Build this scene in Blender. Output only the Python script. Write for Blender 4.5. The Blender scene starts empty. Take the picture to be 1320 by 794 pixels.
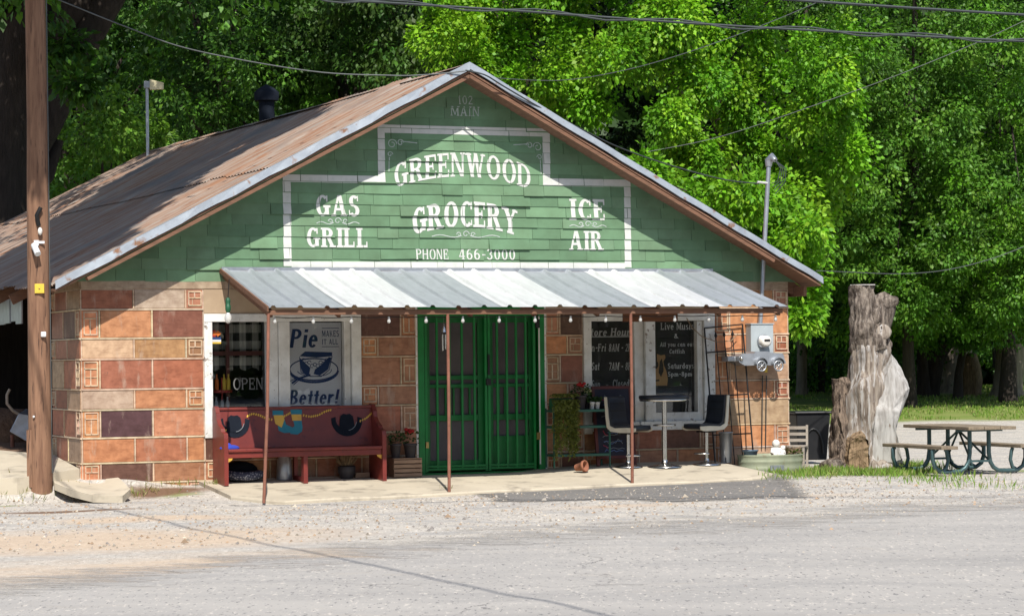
import bpy, bmesh, math, random
import numpy as np
from mathutils import Vector, Matrix
random.seed(7); rng = np.random.default_rng(7)
C = bpy.context.scene.collection
sc = bpy.context.scene

# ------------------------------------------------------------ camera, sky, sun, exposure
EYE = 1.54                         # eye height above the foot of the store wall
F = 3300.0; YH = 465.0; PHI = .011 # focal length and horizon of the 1320 px wide photograph, slight roll
TH = math.radians(22)              # the store front is turned 22 degrees from the picture plane
SUN_L, SUN_UP = .26, 1.25          # sun: per metre out from the store front, this much to the left and up
cam_d = bpy.data.cameras.new('camera'); cam = bpy.data.objects.new('camera', cam_d); C.objects.link(cam)
cam.location = (0, 0, EYE)
cam.rotation_euler = (Matrix.Rotation(PHI, 3, 'Y') @ Matrix.Rotation(math.pi/2, 3, 'X')).to_euler()
cam_d.sensor_width = 36; cam_d.lens = 36*F/1320; cam_d.shift_y = (YH-397)/1320
cam_d.clip_start = .5; cam_d.clip_end = 3000
sc.camera = cam
c_, s_ = math.cos(TH), math.sin(TH)
U = Vector((c_, s_, 0)); N = Vector((s_, -c_, 0))
sun_dir = (N - U*SUN_L + Vector((0, 0, SUN_UP))).normalized()
sl = bpy.data.lights.new('sun', 'SUN'); so = bpy.data.objects.new('sun', sl); C.objects.link(so)
sl.energy = 5.0; sl.angle = math.radians(.5); sl.color = (1, .955, .88)
so.rotation_euler = sun_dir.to_track_quat('Z', 'Y').to_euler(); so.location = (0, 0, 60)
w = bpy.data.worlds.new('World'); sc.world = w; w.use_nodes = True
nt = w.node_tree; bg = nt.nodes['Background']; sky = nt.nodes.new('ShaderNodeTexSky')
sky.sky_type = 'NISHITA'; sky.sun_disc = False
sky.sun_elevation = math.asin(sun_dir.z); sky.sun_rotation = math.atan2(sun_dir.x, sun_dir.y)
nt.links.new(sky.outputs[0], bg.inputs[0]); bg.inputs[1].default_value = .115
sc.view_settings.view_transform = 'Standard'; sc.view_settings.look = 'None'
sc.view_settings.exposure = 0.32; sc.view_settings.gamma = 1; sc.view_settings.use_curve_mapping = False
sc.cycles.max_bounces = 6; sc.cycles.transparent_max_bounces = 12; sc.cycles.caustics_reflective = False

# ------------------------------------------------------------ placing: photograph point -> place
def ray(px, py):
    a = (px-660)/F; b = (YH-py)/F
    return Vector((a*math.cos(PHI)+b*math.sin(PHI), 1, -a*math.sin(PHI)+b*math.cos(PHI)))
_r = ray(600, 610)*35
O = Vector((_r.x, 35, EYE+_r.z))          # foot of the store front, its middle
def L2W(u, out, z): return O + U*u + N*out + Vector((0, 0, z))
def W2L(p):
    d = p-O; return d.dot(U), d.dot(N), d.z
def fl(px, py, out=0.):                   # photograph point on a plane parallel to the store front
    r = ray(px, py); t = (O.dot(N)+out)/r.dot(N)
    # camera stands at the origin in plan
    p = Vector((0, 0, EYE))+r*t; a = W2L(p); return a[0], a[2]
def sstep(a, b, x):
    t = min(1, max(0, (x-a)/(b-a))); return t*t*(3-2*t)
def slab_front(u): return -.17+.0165*(min(max(u, -4.2), 4.2)+3.5)
def slab_z(u, out):
    zb = .085*sstep(.4, 2.2, u); f = min(max(out, -.1), 2.3)/2.15
    return zb+(slab_front(u)-zb)*f
def vnoise(x, y, sd=0):
    def h(i, j): return (math.sin(i*127.1+j*311.7+sd*74.7)*43758.5453) % 1
    i, j = math.floor(x), math.floor(y); fx, fy = x-i, y-j; fx = fx*fx*(3-2*fx); fy = fy*fy*(3-2*fy)
    return (h(i, j)*(1-fx)+h(i+1, j)*fx)*(1-fy)+(h(i, j+1)*(1-fx)+h(i+1, j+1)*fx)*fy
def ground_z(X, Y):
    u, out, _ = W2L(Vector((X, Y, 0)))
    zr = -.20
    zfront = slab_front(u)-.05
    if out > 2.1: z = zfront+(zr-zfront)*sstep(2.1, 7, out)
    elif out > 0: z = slab_z(u, out)-.05
    else: z = slab_z(u, 0)-.05
    kr = sstep(3.7, 4.6, u); z = z*(1-kr)+kr*(-.11+(zr+.11)*sstep(2, 8, out)+.06*sstep(0, 12, -out))
    kl = 1-sstep(-4.9, -3.8, u)
    zl = (.1+.09*min(max(-out, 0), 4))*(1-sstep(-.2, .7, out)) + (-.19)*sstep(-.2, .7, out)
    zl += (zr+.19)*sstep(1.5, 6, out)
    z = z*(1-kl)+zl*kl
    z += .62*sstep(50, 78, Y)+O.z
    if 5 < Y < 45 and abs(X) < 20: z += (vnoise(X*1.1, Y*1.1)-.5)*.03*(1 if out > 2.6 or u > 4.2 or u < -5.5 else .2)
    return z
def on_ground(px, py, zf):                # photograph point on a sloping surface zf(u,out)
    r = ray(px, py); t0, t1 = 8., 60.
    def h(t):
        u, out, z = W2L(Vector((0, 0, EYE))+r*t); return z-zf(u, out), u, out
    t = t0
    while t < t1 and h(t)[0] > 0: t += .25
    a, b = t-.25, t
    for _ in range(20):
        c = (a+b)/2
        if h(c)[0] > 0: a = c
        else: b = c
    q = h(b); return q[1], q[2], zf(q[1], q[2])
def at(px, py, Y):
    return Vector((0, 0, EYE))+ray(px, py)*Y

# ------------------------------------------------------------ materials
def new_mat(name):
    m = bpy.data.materials.new(name); m.use_nodes = True
    n = m.node_tree.nodes; n.clear()
    o = n.new('ShaderNodeOutputMaterial'); b = n.new('ShaderNodeBsdfPrincipled')
    m.node_tree.links.new(b.outputs[0], o.inputs[0])
    return m, n, m.node_tree.links, b, o
def noise(n, l, scale, detail=5, rough=.6, stretch=None, co='Object'):
    tc = n.new('ShaderNodeTexCoord'); mp = n.new('ShaderNodeMapping')
    l.new(tc.outputs[co], mp.inputs[0])
    if stretch: mp.inputs['Scale'].default_value = stretch
    t = n.new('ShaderNodeTexNoise'); l.new(mp.outputs[0], t.inputs['Vector'])
    t.inputs['Scale'].default_value = scale; t.inputs['Detail'].default_value = detail; t.inputs['Roughness'].default_value = rough
    return t.outputs['Fac']
def ramp(n, l, fac, lo, hi):
    r = n.new('ShaderNodeMapRange'); l.new(fac, r.inputs[0]); r.inputs[1].default_value = lo; r.inputs[2].default_value = hi
    return r.outputs[0]
def mixc(n, l, fac, a, b, mode='MIX'):
    x = n.new('ShaderNodeMix'); x.data_type = 'RGBA'; x.blend_type = mode
    if isinstance(fac, (int, float)): x.inputs[0].default_value = fac
    else: l.new(fac, x.inputs[0])
    for s, v in ((6, a), (7, b)):
        if isinstance(v, tuple): x.inputs[s].default_value = (*v[:3], 1)
        else: l.new(v, x.inputs[s])
    return x.outputs[2]
def bump(n, l, b, h, strength=.3, dist=.01):
    x = n.new('ShaderNodeBump'); x.inputs['Strength'].default_value = strength; x.inputs['Distance'].default_value = dist
    l.new(h, x.inputs['Height']); l.new(x.outputs[0], b.inputs['Normal'])
def attr(n, name):
    a = n.new('ShaderNodeAttribute'); a.attribute_name = name; return a
def M(name, c1, c2=None, rough=.7, metal=0, scale=6, lo=.35, hi=.7, c3=None, s3=40, lo3=.6, hi3=.7, stretch=None, bmp=.2, bs=60, spec=.4, bd=.006):
    m, n, l, b, o = new_mat(name)
    c2 = c2 or tuple(x*.75 for x in c1)
    col = mixc(n, l, ramp(n, l, noise(n, l, scale, stretch=stretch), lo, hi), c1, c2)
    if c3: col = mixc(n, l, ramp(n, l, noise(n, l, s3, 3, stretch=stretch), lo3, hi3), col, c3)
    l.new(col, b.inputs['Base Color']); b.inputs['Roughness'].default_value = rough; b.inputs['Metallic'].default_value = metal
    b.inputs['Specular IOR Level'].default_value = spec
    if bmp: bump(n, l, b, noise(n, l, bs, 4, stretch=stretch), bmp, bd)
    return m

MT = {}
MT['white'] = M('white_paint', (.74, .74, .71), (.56, .55, .51), .6, c3=(.22, .17, .13), s3=30, lo3=.66, hi3=.72)
MT['peel'] = M('peeling_white_paint', (.74, .75, .74), (.55, .55, .52), .7, c3=(.24, .2, .17), s3=14, lo3=.6, hi3=.68)
MT['letter'] = M('sign_white_paint', (.56, .56, .53), (.42, .46, .42), .7, scale=9, lo=.45, hi=.85, c3=(.3, .42, .3), s3=45, lo3=.72, hi3=.78)
MT['faded'] = M('faded_white_paint', (.44, .48, .45), (.3, .37, .32), .8, scale=20)
MT['green'] = M('green_gate_paint', (.003, .19, .035), (.002, .135, .025), .42, scale=5, bmp=.05)
MT['greenw'] = M('green_door_paint', (.004, .15, .03), (.004, .105, .02), .5, scale=5, bmp=.05)
MT['screen'] = M('insect_screen', (.11, .1, .105), (.08, .075, .08), .9, scale=3, bmp=0)
MT['black'] = M('black_metal', (.012, .012, .013), (.02, .018, .017), .45, .3, bmp=.05)
MT['blackp'] = M('black_plastic', (.014, .015, .017), (.022, .022, .024), .42, bmp=.05)
MT['vinyl'] = M('black_vinyl', (.012, .016, .024), (.02, .026, .04), .32, bmp=.06)
MT['cream'] = M('cream_vinyl', (.6, .56, .46), (.5, .46, .37), .5)
MT['chrome'] = M('worn_chrome', (.65, .64, .62), (.5, .49, .47), .22, 1, bmp=.02)
MT['galv'] = M('galvanised_steel', (.44, .46, .49), (.33, .35, .38), .42, .75, scale=9, bmp=.08)
MT['greybox'] = M('grey_metal_paint', (.4, .45, .47), (.34, .38, .4), .5, .1, scale=4, bmp=.05)
MT['rustpost'] = M('rusty_pipe', (.2, .085, .055), (.28, .12, .08), .75, .2, scale=8, c3=(.11, .05, .035), s3=30)
MT['fascia'] = M('weathered_brown_board', (.2, .1, .06), (.12, .065, .04), .85, stretch=(1, 8, 8), scale=4)
MT['brownboard'] = M('brown_board', (.17, .065, .025), (.1, .04, .018), .75, stretch=(1, 6, 9), scale=5)
MT['soffit'] = M('brown_soffit_board', (.22, .12, .075), (.14, .075, .05), .85, stretch=(8, 1, 8), scale=4)
MT['flash'] = M('galvanised_flashing', (.38, .42, .46), (.28, .31, .35), .5, .4, scale=5, c3=(.24, .13, .08), s3=6, lo3=.6, hi3=.7, bmp=.1)
MT['sheet_bright'] = M('bright_galvanised_sheet', (.7, .71, .72), (.6, .61, .62), .42, .3, scale=3, stretch=(4, 1, 1), bmp=.06, c3=(.5, .49, .47), s3=5, lo3=.62, hi3=.8)
MT['sheet_dull'] = M('dull_galvanised_sheet', (.39, .42, .45), (.32, .35, .375), .48, .35, scale=3, stretch=(4, 1, 1), bmp=.06, c3=(.24, .25, .25), s3=5, lo3=.62, hi3=.8)
MT['pole'] = M('creosoted_pole_wood', (.27, .15, .09), (.14, .07, .042), .85, scale=7, stretch=(3, 3, .25), c3=(.05, .025, .017), s3=12, lo3=.58, hi3=.7, bmp=.5, bs=26)
MT['conc'] = M('old_concrete', (.5, .44, .34), (.4, .35, .27), .9, scale=1.3, c3=(.22, .19, .15), s3=3, lo3=.54, hi3=.75, bmp=.25, bs=90)
MT['asph_new'] = M('dark_asphalt', (.1, .1, .1), (.15, .145, .14), .9, scale=3, c3=(.24, .23, .22), s3=70, lo3=.6, hi3=.7, bmp=.5, bs=120)
MT['stucco'] = M('tan_stucco', (.4, .3, .2), (.33, .24, .16), .95, scale=4, bmp=.3)
MT['bench'] = M('dark_red_paint', (.19, .032, .024), (.12, .022, .02), .4, scale=3, c3=(.1, .02, .02), s3=9, bmp=.08)
MT['hat'] = M('black_paint', (.01, .013, .02), (.014, .018, .028), .9, bmp=0, spec=.1)
MT['teal'] = M('teal_paint', (.012, .19, .24), (.01, .13, .2), .5, bmp=0)
MT['yellow'] = M('yellow_paint', (.62, .37, .05), (.5, .28, .05), .5, bmp=0)
MT['blue'] = M('blue_cloth', (.03, .06, .45), (.02, .04, .3), .9)
MT['posterw'] = M('pale_poster', (.84, .84, .88), (.79, .79, .84), .6, scale=2, bmp=0)
MT['posterb'] = M('navy_ink', (.012, .045, .17), (.012, .04, .14), .6, bmp=0)
MT['panel'] = M('black_sign_panel', (.02, .016, .014), (.035, .025, .02), .5, scale=3, bmp=0)
MT['ink'] = M('pale_sign_ink', (.74, .72, .68), (.66, .64, .6), .6, bmp=0)
MT['chalkpale'] = M('grey_pane_lettering', (.15, .15, .145), None, .8, bmp=0)
MT['guitar'] = M('guitar_top', (.62, .36, .14), (.5, .27, .1), .5, bmp=0)
MT['gdark'] = M('guitar_dark', (.05, .03, .02), None, .5, bmp=0)
MT['red'] = M('red_plastic', (.36, .035, .022), (.27, .03, .02), .5, bmp=0)
MT['petal'] = M('red_petals', (.4, .012, .012), (.25, .008, .01), .7, scale=40)
MT['petal_y'] = M('cream_petals', (.5, .45, .22), (.35, .36, .13), .7, scale=40)
MT['terra'] = M('terracotta_pot', (.3, .12, .065), (.22, .085, .05), .85)
MT['crate'] = M('crate_wood', (.33, .22, .15), (.24, .15, .1), .85, stretch=(1, 6, 6), scale=6)
MT['oldwood'] = M('weathered_grey_wood', (.36, .32, .27), (.25, .215, .18), .9, stretch=(1, 6, 6), scale=6)
MT['shelf'] = M('dark_green_metal', (.02, .1, .07), (.03, .075, .055), .5, .2)
MT['gpot'] = M('green_pot', (.015, .09, .04), None, .5)
MT['dpot'] = M('dark_grey_pot', (.045, .04, .045), (.03, .027, .03), .6)
MT['wpot'] = M('white_pot', (.6, .6, .58), None, .5)
MT['plaster'] = M('white_plaster', (.75, .73, .68), (.6, .57, .52), .8, scale=20)
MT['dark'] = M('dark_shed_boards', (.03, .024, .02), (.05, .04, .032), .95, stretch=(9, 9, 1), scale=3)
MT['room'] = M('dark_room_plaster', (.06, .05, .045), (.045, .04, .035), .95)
MT['dirt'] = M('brown_dirt', (.17, .1, .06), (.1, .06, .04), 1, scale=8, bmp=1, bs=25, bd=.03)
MT['bark'] = M('dark_bark', (.05, .038, .03), (.024, .018, .014), .95, stretch=(5, 5, .8), scale=2.5, bmp=.8, bs=8, bd=.04)
MT['barkp'] = M('pale_bark', (.26, .22, .17), (.12, .1, .08), .95, stretch=(5, 5, .8), scale=2, bmp=.6, bs=8, bd=.03)
MT['stumpbark'] = M('grey_stump_bark', (.27, .225, .185), (.07, .053, .043), .95, stretch=(5, 5, .9), scale=4.5, lo=.4, hi=.6, bmp=1, bs=9, bd=.04, c3=(.4, .37, .33), s3=18, lo3=.6, hi3=.7)
MT['stumpgrey'] = M('bleached_wood', (.42, .405, .385), (.24, .222, .205), .85, stretch=(5, 5, .5), scale=4, lo=.42, hi=.68, bmp=.5, bs=9, bd=.012, c3=(.16, .11, .075), s3=7, lo3=.63, hi3=.72)
MT['stumptan'] = M('peeled_trunk_wood', (.3, .255, .21), (.13, .1, .08), .9, stretch=(5, 5, .4), scale=5, lo=.4, hi=.62, c3=(.4, .38, .36), s3=4, lo3=.5, hi3=.6, bmp=.6, bs=9, bd=.02)
MT['heart'] = M('rotten_orange_wood', (.3, .21, .125), (.13, .085, .05), .95, stretch=(5, 5, .5), scale=6, bmp=.8, bs=14, bd=.02)
MT['tablewood'] = M('grey_brown_planks', (.24, .19, .13), (.14, .11, .08), .85, stretch=(5, 1, 5), scale=5)
MT['pipe'] = M('blue_green_pipe', (.07, .125, .13), (.05, .09, .095), .4, .4)
MT['tank'] = M('green_grey_tank', (.34, .36, .25), (.24, .27, .19), .6, .3, scale=5, c3=(.2, .15, .09), s3=6, lo3=.6, hi3=.74, stretch=(1, 1, .4))
MT['bluepot'] = M('blue_grey_pot', (.14, .2, .26), (.1, .15, .2), .5)
MT['wire'] = M('grey_cable', (.04, .05, .052), (.03, .036, .038), .6, .2, bmp=0)
MT['wirelight'] = M('pale_cable', (.11, .12, .12), None, .5, .3, bmp=0)
MT['twig'] = M('dry_twigs', (.3, .22, .14), (.2, .14, .09), .95)
MT['tagy'] = M('yellow_tag', (.75, .52, .06), None, .5, bmp=0)
MT['tagw'] = M('white_tag', (.72, .73, .74), None, .5, bmp=0)
MT['brass'] = M('brass', (.5, .36, .14), None, .4, .8)
MT['antenna'] = M('cream_antenna_housing', (.74, .66, .42), (.66, .58, .36), .5, bmp=0)
MT['orange'] = M('orange_sticker', (.7, .18, .03), None, .5, bmp=0)
MT['chalkred'] = M('red_chalk', (.45, .05, .1), None, .9, bmp=0)
MT['chalkblue'] = M('blue_chalk', (.12, .2, .42), None, .9, bmp=0)
MT['chalk'] = M('pale_chalk', (.22, .24, .26), None, .9, bmp=0)
MT['chalkboard'] = M('chalkboard', (.018, .02, .035), (.03, .028, .045), .8, bmp=0)
MT['mahog'] = M('dark_red_wood', (.11, .025, .02), None, .6)
MT['rock'] = M('pale_limestone', (.46, .42, .36), (.32, .28, .23), .95, scale=14)


def attr_mat(name, rough=.75, mottling=.25, scale=5, bmp=.2, bs=40, stain=None, spec=.4, coat=0):
    m, n, l, b, o = new_mat(name)
    a = attr(n, 'tint')
    f = ramp(n, l, noise(n, l, scale, 6), .3, .75)
    dk = mixc(n, l, f, (1, 1, 1), (1-mottling*1.3, 1-mottling*1.5, 1-mottling*1.6))
    col = mixc(n, l, 1.0, a.outputs['Color'], dk, 'MULTIPLY')
    if stain:
        col = mixc(n, l, ramp(n, l, noise(n, l, 9, 7, .75, (.5, .5, 2.2)), .5, .72), col, mixc(n, l, 1.0, col, (.62, .55, .5), 'MULTIPLY'))
        col = mixc(n, l, ramp(n, l, noise(n, l, 5.5, 8, .8), .64, .7), col, (.09, .055, .04))
    if stain: col = mixc(n, l, ramp(n, l, noise(n, l, 3.2, 6, .7, (1.6, 1.6, .45)), .56, .8), col, stain)
    l.new(col, b.inputs['Base Color']); b.inputs['Roughness'].default_value = rough; b.inputs['Specular IOR Level'].default_value = spec
    bump(n, l, b, noise(n, l, bs, 4), bmp, .006)
    return m
MT['block'] = attr_mat('terracotta_block_wall', .5, .34, 8, .3, 30, (.42, .32, .25))
MT['shingle'] = attr_mat('green_painted_shingle', .75, .22, 3, .25, 50, None, .3)

MT['stone'] = attr_mat('gravel_stone', .95, .2, 9, .1)
def leaf_mat(name, transl=.4):
    m, n, l, b, o = new_mat(name)
    a = attr(n, 'tint'); l.new(a.outputs['Color'], b.inputs['Base Color'])
    b.inputs['Roughness'].default_value = .5; b.inputs['Specular IOR Level'].default_value = .28
    t = n.new('ShaderNodeBsdfTranslucent')
    tc = mixc(n, l, 1.0, a.outputs['Color'], (1.0, 1.15, .4), 'MULTIPLY'); l.new(tc, t.inputs[0])
    x = n.new('ShaderNodeMixShader'); x.inputs[0].default_value = transl
    l.new(b.outputs[0], x.inputs[1]); l.new(t.outputs[0], x.inputs[2]); l.new(x.outputs[0], o.inputs[0])
    return m
MT['leaf'] = leaf_mat('leaves', .3); MT['grassm'] = leaf_mat('grass_blades', .3)

def glass_mat():
    m, n, l, b, o = new_mat('window_glass')
    n.remove(b)
    g = n.new('ShaderNodeBsdfGlossy'); g.inputs['Roughness'].default_value = .01; g.inputs[0].default_value = (.9, .95, 1, 1)
    t = n.new('ShaderNodeBsdfTransparent'); t.inputs[0].default_value = (.97, .98, .98, 1)
    fr = n.new('ShaderNodeFresnel'); fr.inputs[0].default_value = 1.5
    x = n.new('ShaderNodeMixShader'); l.new(fr.outputs[0], x.inputs[0]); l.new(t.outputs[0], x.inputs[1]); l.new(g.outputs[0], x.inputs[2])
    l.new(x.outputs[0], o.inputs[0]); return m
MT['glass'] = glass_mat()
def bulb_mat():
    m, n, l, b, o = new_mat('frosted_bulb_glass')
    b.inputs['Base Color'].default_value = (.75, .75, .72, 1); b.inputs['Roughness'].default_value = .15; b.inputs['Transmission Weight'].default_value = .4
    return m
MT['bulb'] = bulb_mat()
def gingham():
    m, n, l, b, o = new_mat('black_and_white_gingham')
    tc = n.new('ShaderNodeTexCoord'); sp = n.new('ShaderNodeSeparateXYZ'); l.new(tc.outputs['Object'], sp.inputs[0])
    def stripe(sock, f):
        a = n.new('ShaderNodeMath'); a.operation = 'MULTIPLY'; a.inputs[1].default_value = f; l.new(sock, a.inputs[0])
        fr = n.new('ShaderNodeMath'); fr.operation = 'FRACT'; l.new(a.outputs[0], fr.inputs[0])
        g = n.new('ShaderNodeMath'); g.operation = 'GREATER_THAN'; g.inputs[1].default_value = .5; l.new(fr.outputs[0], g.inputs[0]); return g.outputs[0]
    ad = n.new('ShaderNodeMath'); ad.operation = 'ADD'; l.new(stripe(sp.outputs[0], 5.4), ad.inputs[0]); l.new(stripe(sp.outputs[2], 4.6), ad.inputs[1])
    hf = n.new('ShaderNodeMath'); hf.operation = 'MULTIPLY'; hf.inputs[1].default_value = .5; l.new(ad.outputs[0], hf.inputs[0])
    l.new(mixc(n, l, hf.outputs[0], (.02, .02, .02), (.55, .54, .48)), b.inputs['Base Color']); b.inputs['Roughness'].default_value = .9
    return m
MT['gingham'] = gingham()
def speckle():
    m, n, l, b, o = new_mat('navy_patterned_fabric')
    v = n.new('ShaderNodeTexVoronoi'); v.inputs['Scale'].default_value = 38
    tc = n.new('ShaderNodeTexCoord'); l.new(tc.outputs['Object'], v.inputs['Vector'])
    l.new(mixc(n, l, ramp(n, l, v.outputs['Distance'], .3, .42), (.35, .36, .4), (.05, .055, .09)), b.inputs['Base Color']); b.inputs['Roughness'].default_value = .95
    return m
MT['speckle'] = speckle()
def roof_mat():
    m, n, l, b, o = new_mat('rusty_corrugated_iron')
    # streaks run down the slope (object x is across the ridge)
    st = noise(n, l, 2.2, 6, .65, (.35, 2.6, .35)); big = noise(n, l, .5, 4)
    col = mixc(n, l, ramp(n, l, st, .38, .62), (.27, .14, .08), (.33, .28, .235))
    col = mixc(n, l, ramp(n, l, big, .5, .68), col, (.17, .155, .145))
    col = mixc(n, l, ramp(n, l, noise(n, l, 5, 6, .7, (.4, 3, .4)), .56, .7), col, (.2, .075, .035))
    l.new(col, b.inputs['Base Color']); b.inputs['Roughness'].default_value = .7; b.inputs['Metallic'].default_value = .15
    bump(n, l, b, noise(n, l, 30), .15)
    return m
MT['roof'] = roof_mat()
def ground_mat():
    m, n, l, b, o = new_mat('gravel_and_dust')
    a = attr(n, 'zone'); s = n.new('ShaderNodeSeparateColor'); l.new(a.outputs['Color'], s.inputs[0])
    fine = noise(n, l, 13, 8, .8, (1, .4, 1)); fine2 = noise(n, l, 26, 3, .6, (1, .35, 1)); mid = noise(n, l, 1.5, 9, .78, (.7, 1.2, 1))
    grav = mixc(n, l, ramp(n, l, fine, .35, .65), (.52, .48, .425), (.36, .33, .29))
    grav = mixc(n, l, ramp(n, l, fine2, .58, .66), grav, (.2, .175, .15))
    grav = mixc(n, l, ramp(n, l, noise(n, l, 31, 2, .5, (1, .4, 1)), .62, .68), grav, (.64, .6, .54))
    grav = mixc(n, l, ramp(n, l, mid, .48, .62), grav, mixc(n, l, fine, (.4, .385, .365), (.25, .24, .23)))
    dust = mixc(n, l, ramp(n, l, fine, .3, .7), (.56, .45, .34), (.4, .31, .23))
    def edge(ch, lo=.35, hi=.65):
        x = n.new('ShaderNodeMath'); x.operation = 'ADD'; l.new(ch, x.inputs[0])
        y = n.new('ShaderNodeMath'); y.operation = 'MULTIPLY_ADD'; l.new(mid, y.inputs[0]); y.inputs[1].default_value = .8; y.inputs[2].default_value = -.4; l.new(y.outputs[0], x.inputs[1])
        return ramp(n, l, x.outputs[0], lo, hi)
    col = mixc(n, l, edge(s.outputs[0]), grav, dust)
    dirt = mixc(n, l, fine, (.2, .12, .075), (.12, .075, .05))
    col = mixc(n, l, edge(s.outputs[2]), col, dirt)
    turf = mixc(n, l, ramp(n, l, mid, .35, .7), (.11, .19, .03), (.25, .24, .09))
    col = mixc(n, l, edge(s.outputs[1], .3, .6), col, turf)
    l.new(col, b.inputs['Base Color']); b.inputs['Roughness'].default_value = .95; b.inputs['Specular IOR Level'].default_value = .2
    bump(n, l, b, fine2, .7, .02)
    return m
MT['ground'] = ground_mat()
def road_mat(name='worn_asphalt', dark=1):
    m, n, l, b, o = new_mat(name)
    fine = noise(n, l, 30, 4, .75, (1, .35, 1)); st = noise(n, l, 1.0, 6, .65, (.35, 1.3, 1)); big = noise(n, l, .35, 4)
    col = mixc(n, l, ramp(n, l, st, .35, .68), (.385, .36, .33), (.31, .293, .275))
    col = mixc(n, l, ramp(n, l, noise(n, l, 24, 3, .6, (1, .3, 1)), .6, .67), col, (.5, .46, .41))
    col = mixc(n, l, ramp(n, l, noise(n, l, 28, 3, .6, (1, .3, 1)), .6, .68), col, (.17, .165, .16))
    col = mixc(n, l, ramp(n, l, noise(n, l, 3, 8, .8, (.5, 1, 1)), .66, .72), col, (.15, .145, .14))
    col = mixc(n, l, ramp(n, l, noise(n, l, 1.1, 10, .85, (.6, 1.5, 1)), .56, .74), col, (.38, .335, .28))
    tcx = n.new('ShaderNodeTexCoord'); nz = n.new('ShaderNodeTexNoise'); nz.inputs['Scale'].default_value = 1.2; nz.inputs['Detail'].default_value = 6; l.new(tcx.outputs['Object'], nz.inputs['Vector'])
    va = n.new('ShaderNodeVectorMath'); va.operation = 'MULTIPLY_ADD'; l.new(nz.outputs['Color'], va.inputs[0]); va.inputs[1].default_value = (1.4, 1.4, 0); l.new(tcx.outputs['Object'], va.inputs[2])
    vo = n.new('ShaderNodeTexVoronoi'); vo.feature = 'DISTANCE_TO_EDGE'; vo.inputs['Scale'].default_value = .33; l.new(va.outputs[0], vo.inputs['Vector'])
    ck = n.new('ShaderNodeMath'); ck.operation = 'LESS_THAN'; ck.inputs[1].default_value = .0022; l.new(vo.outputs['Distance'], ck.inputs[0])
    ckm = n.new('ShaderNodeMath'); ckm.operation = 'MULTIPLY'; l.new(ck.outputs[0], ckm.inputs[0]); l.new(ramp(n, l, big, .45, .6), ckm.inputs[1])
    col = mixc(n, l, ckm.outputs[0], col, (.16, .15, .14))
    col = mixc(n, l, ramp(n, l, noise(n, l, .45, 5, .6, (.5, 1.2, 1)), .5, .7), col, mixc(n, l, .82, (.2, .19, .18), col))
    if dark != 1: col = mixc(n, l, 1.0, col, (dark, dark, dark), 'MULTIPLY')
    l.new(col, b.inputs['Base Color']); b.inputs['Roughness'].default_value = .88
    bump(n, l, b, fine, .6, .012)
    a = attr(n, 'zone'); s = n.new('ShaderNodeSeparateColor'); l.new(a.outputs['Color'], s.inputs[0])
    x = n.new('ShaderNodeMath'); x.operation = 'MULTIPLY_ADD'; l.new(noise(n, l, 1.6, 10, .85, (.5, 1.3, 1)), x.inputs[0]); x.inputs[1].default_value = 1.3; l.new(s.outputs[0], x.inputs[2])
    al = ramp(n, l, x.outputs[0], 1.02, 1.3)
    l.new(al, b.inputs['Alpha'])
    return m
MT['road'] = road_mat(); MT['patch'] = road_mat('dark_asphalt_patch', .5)

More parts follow.
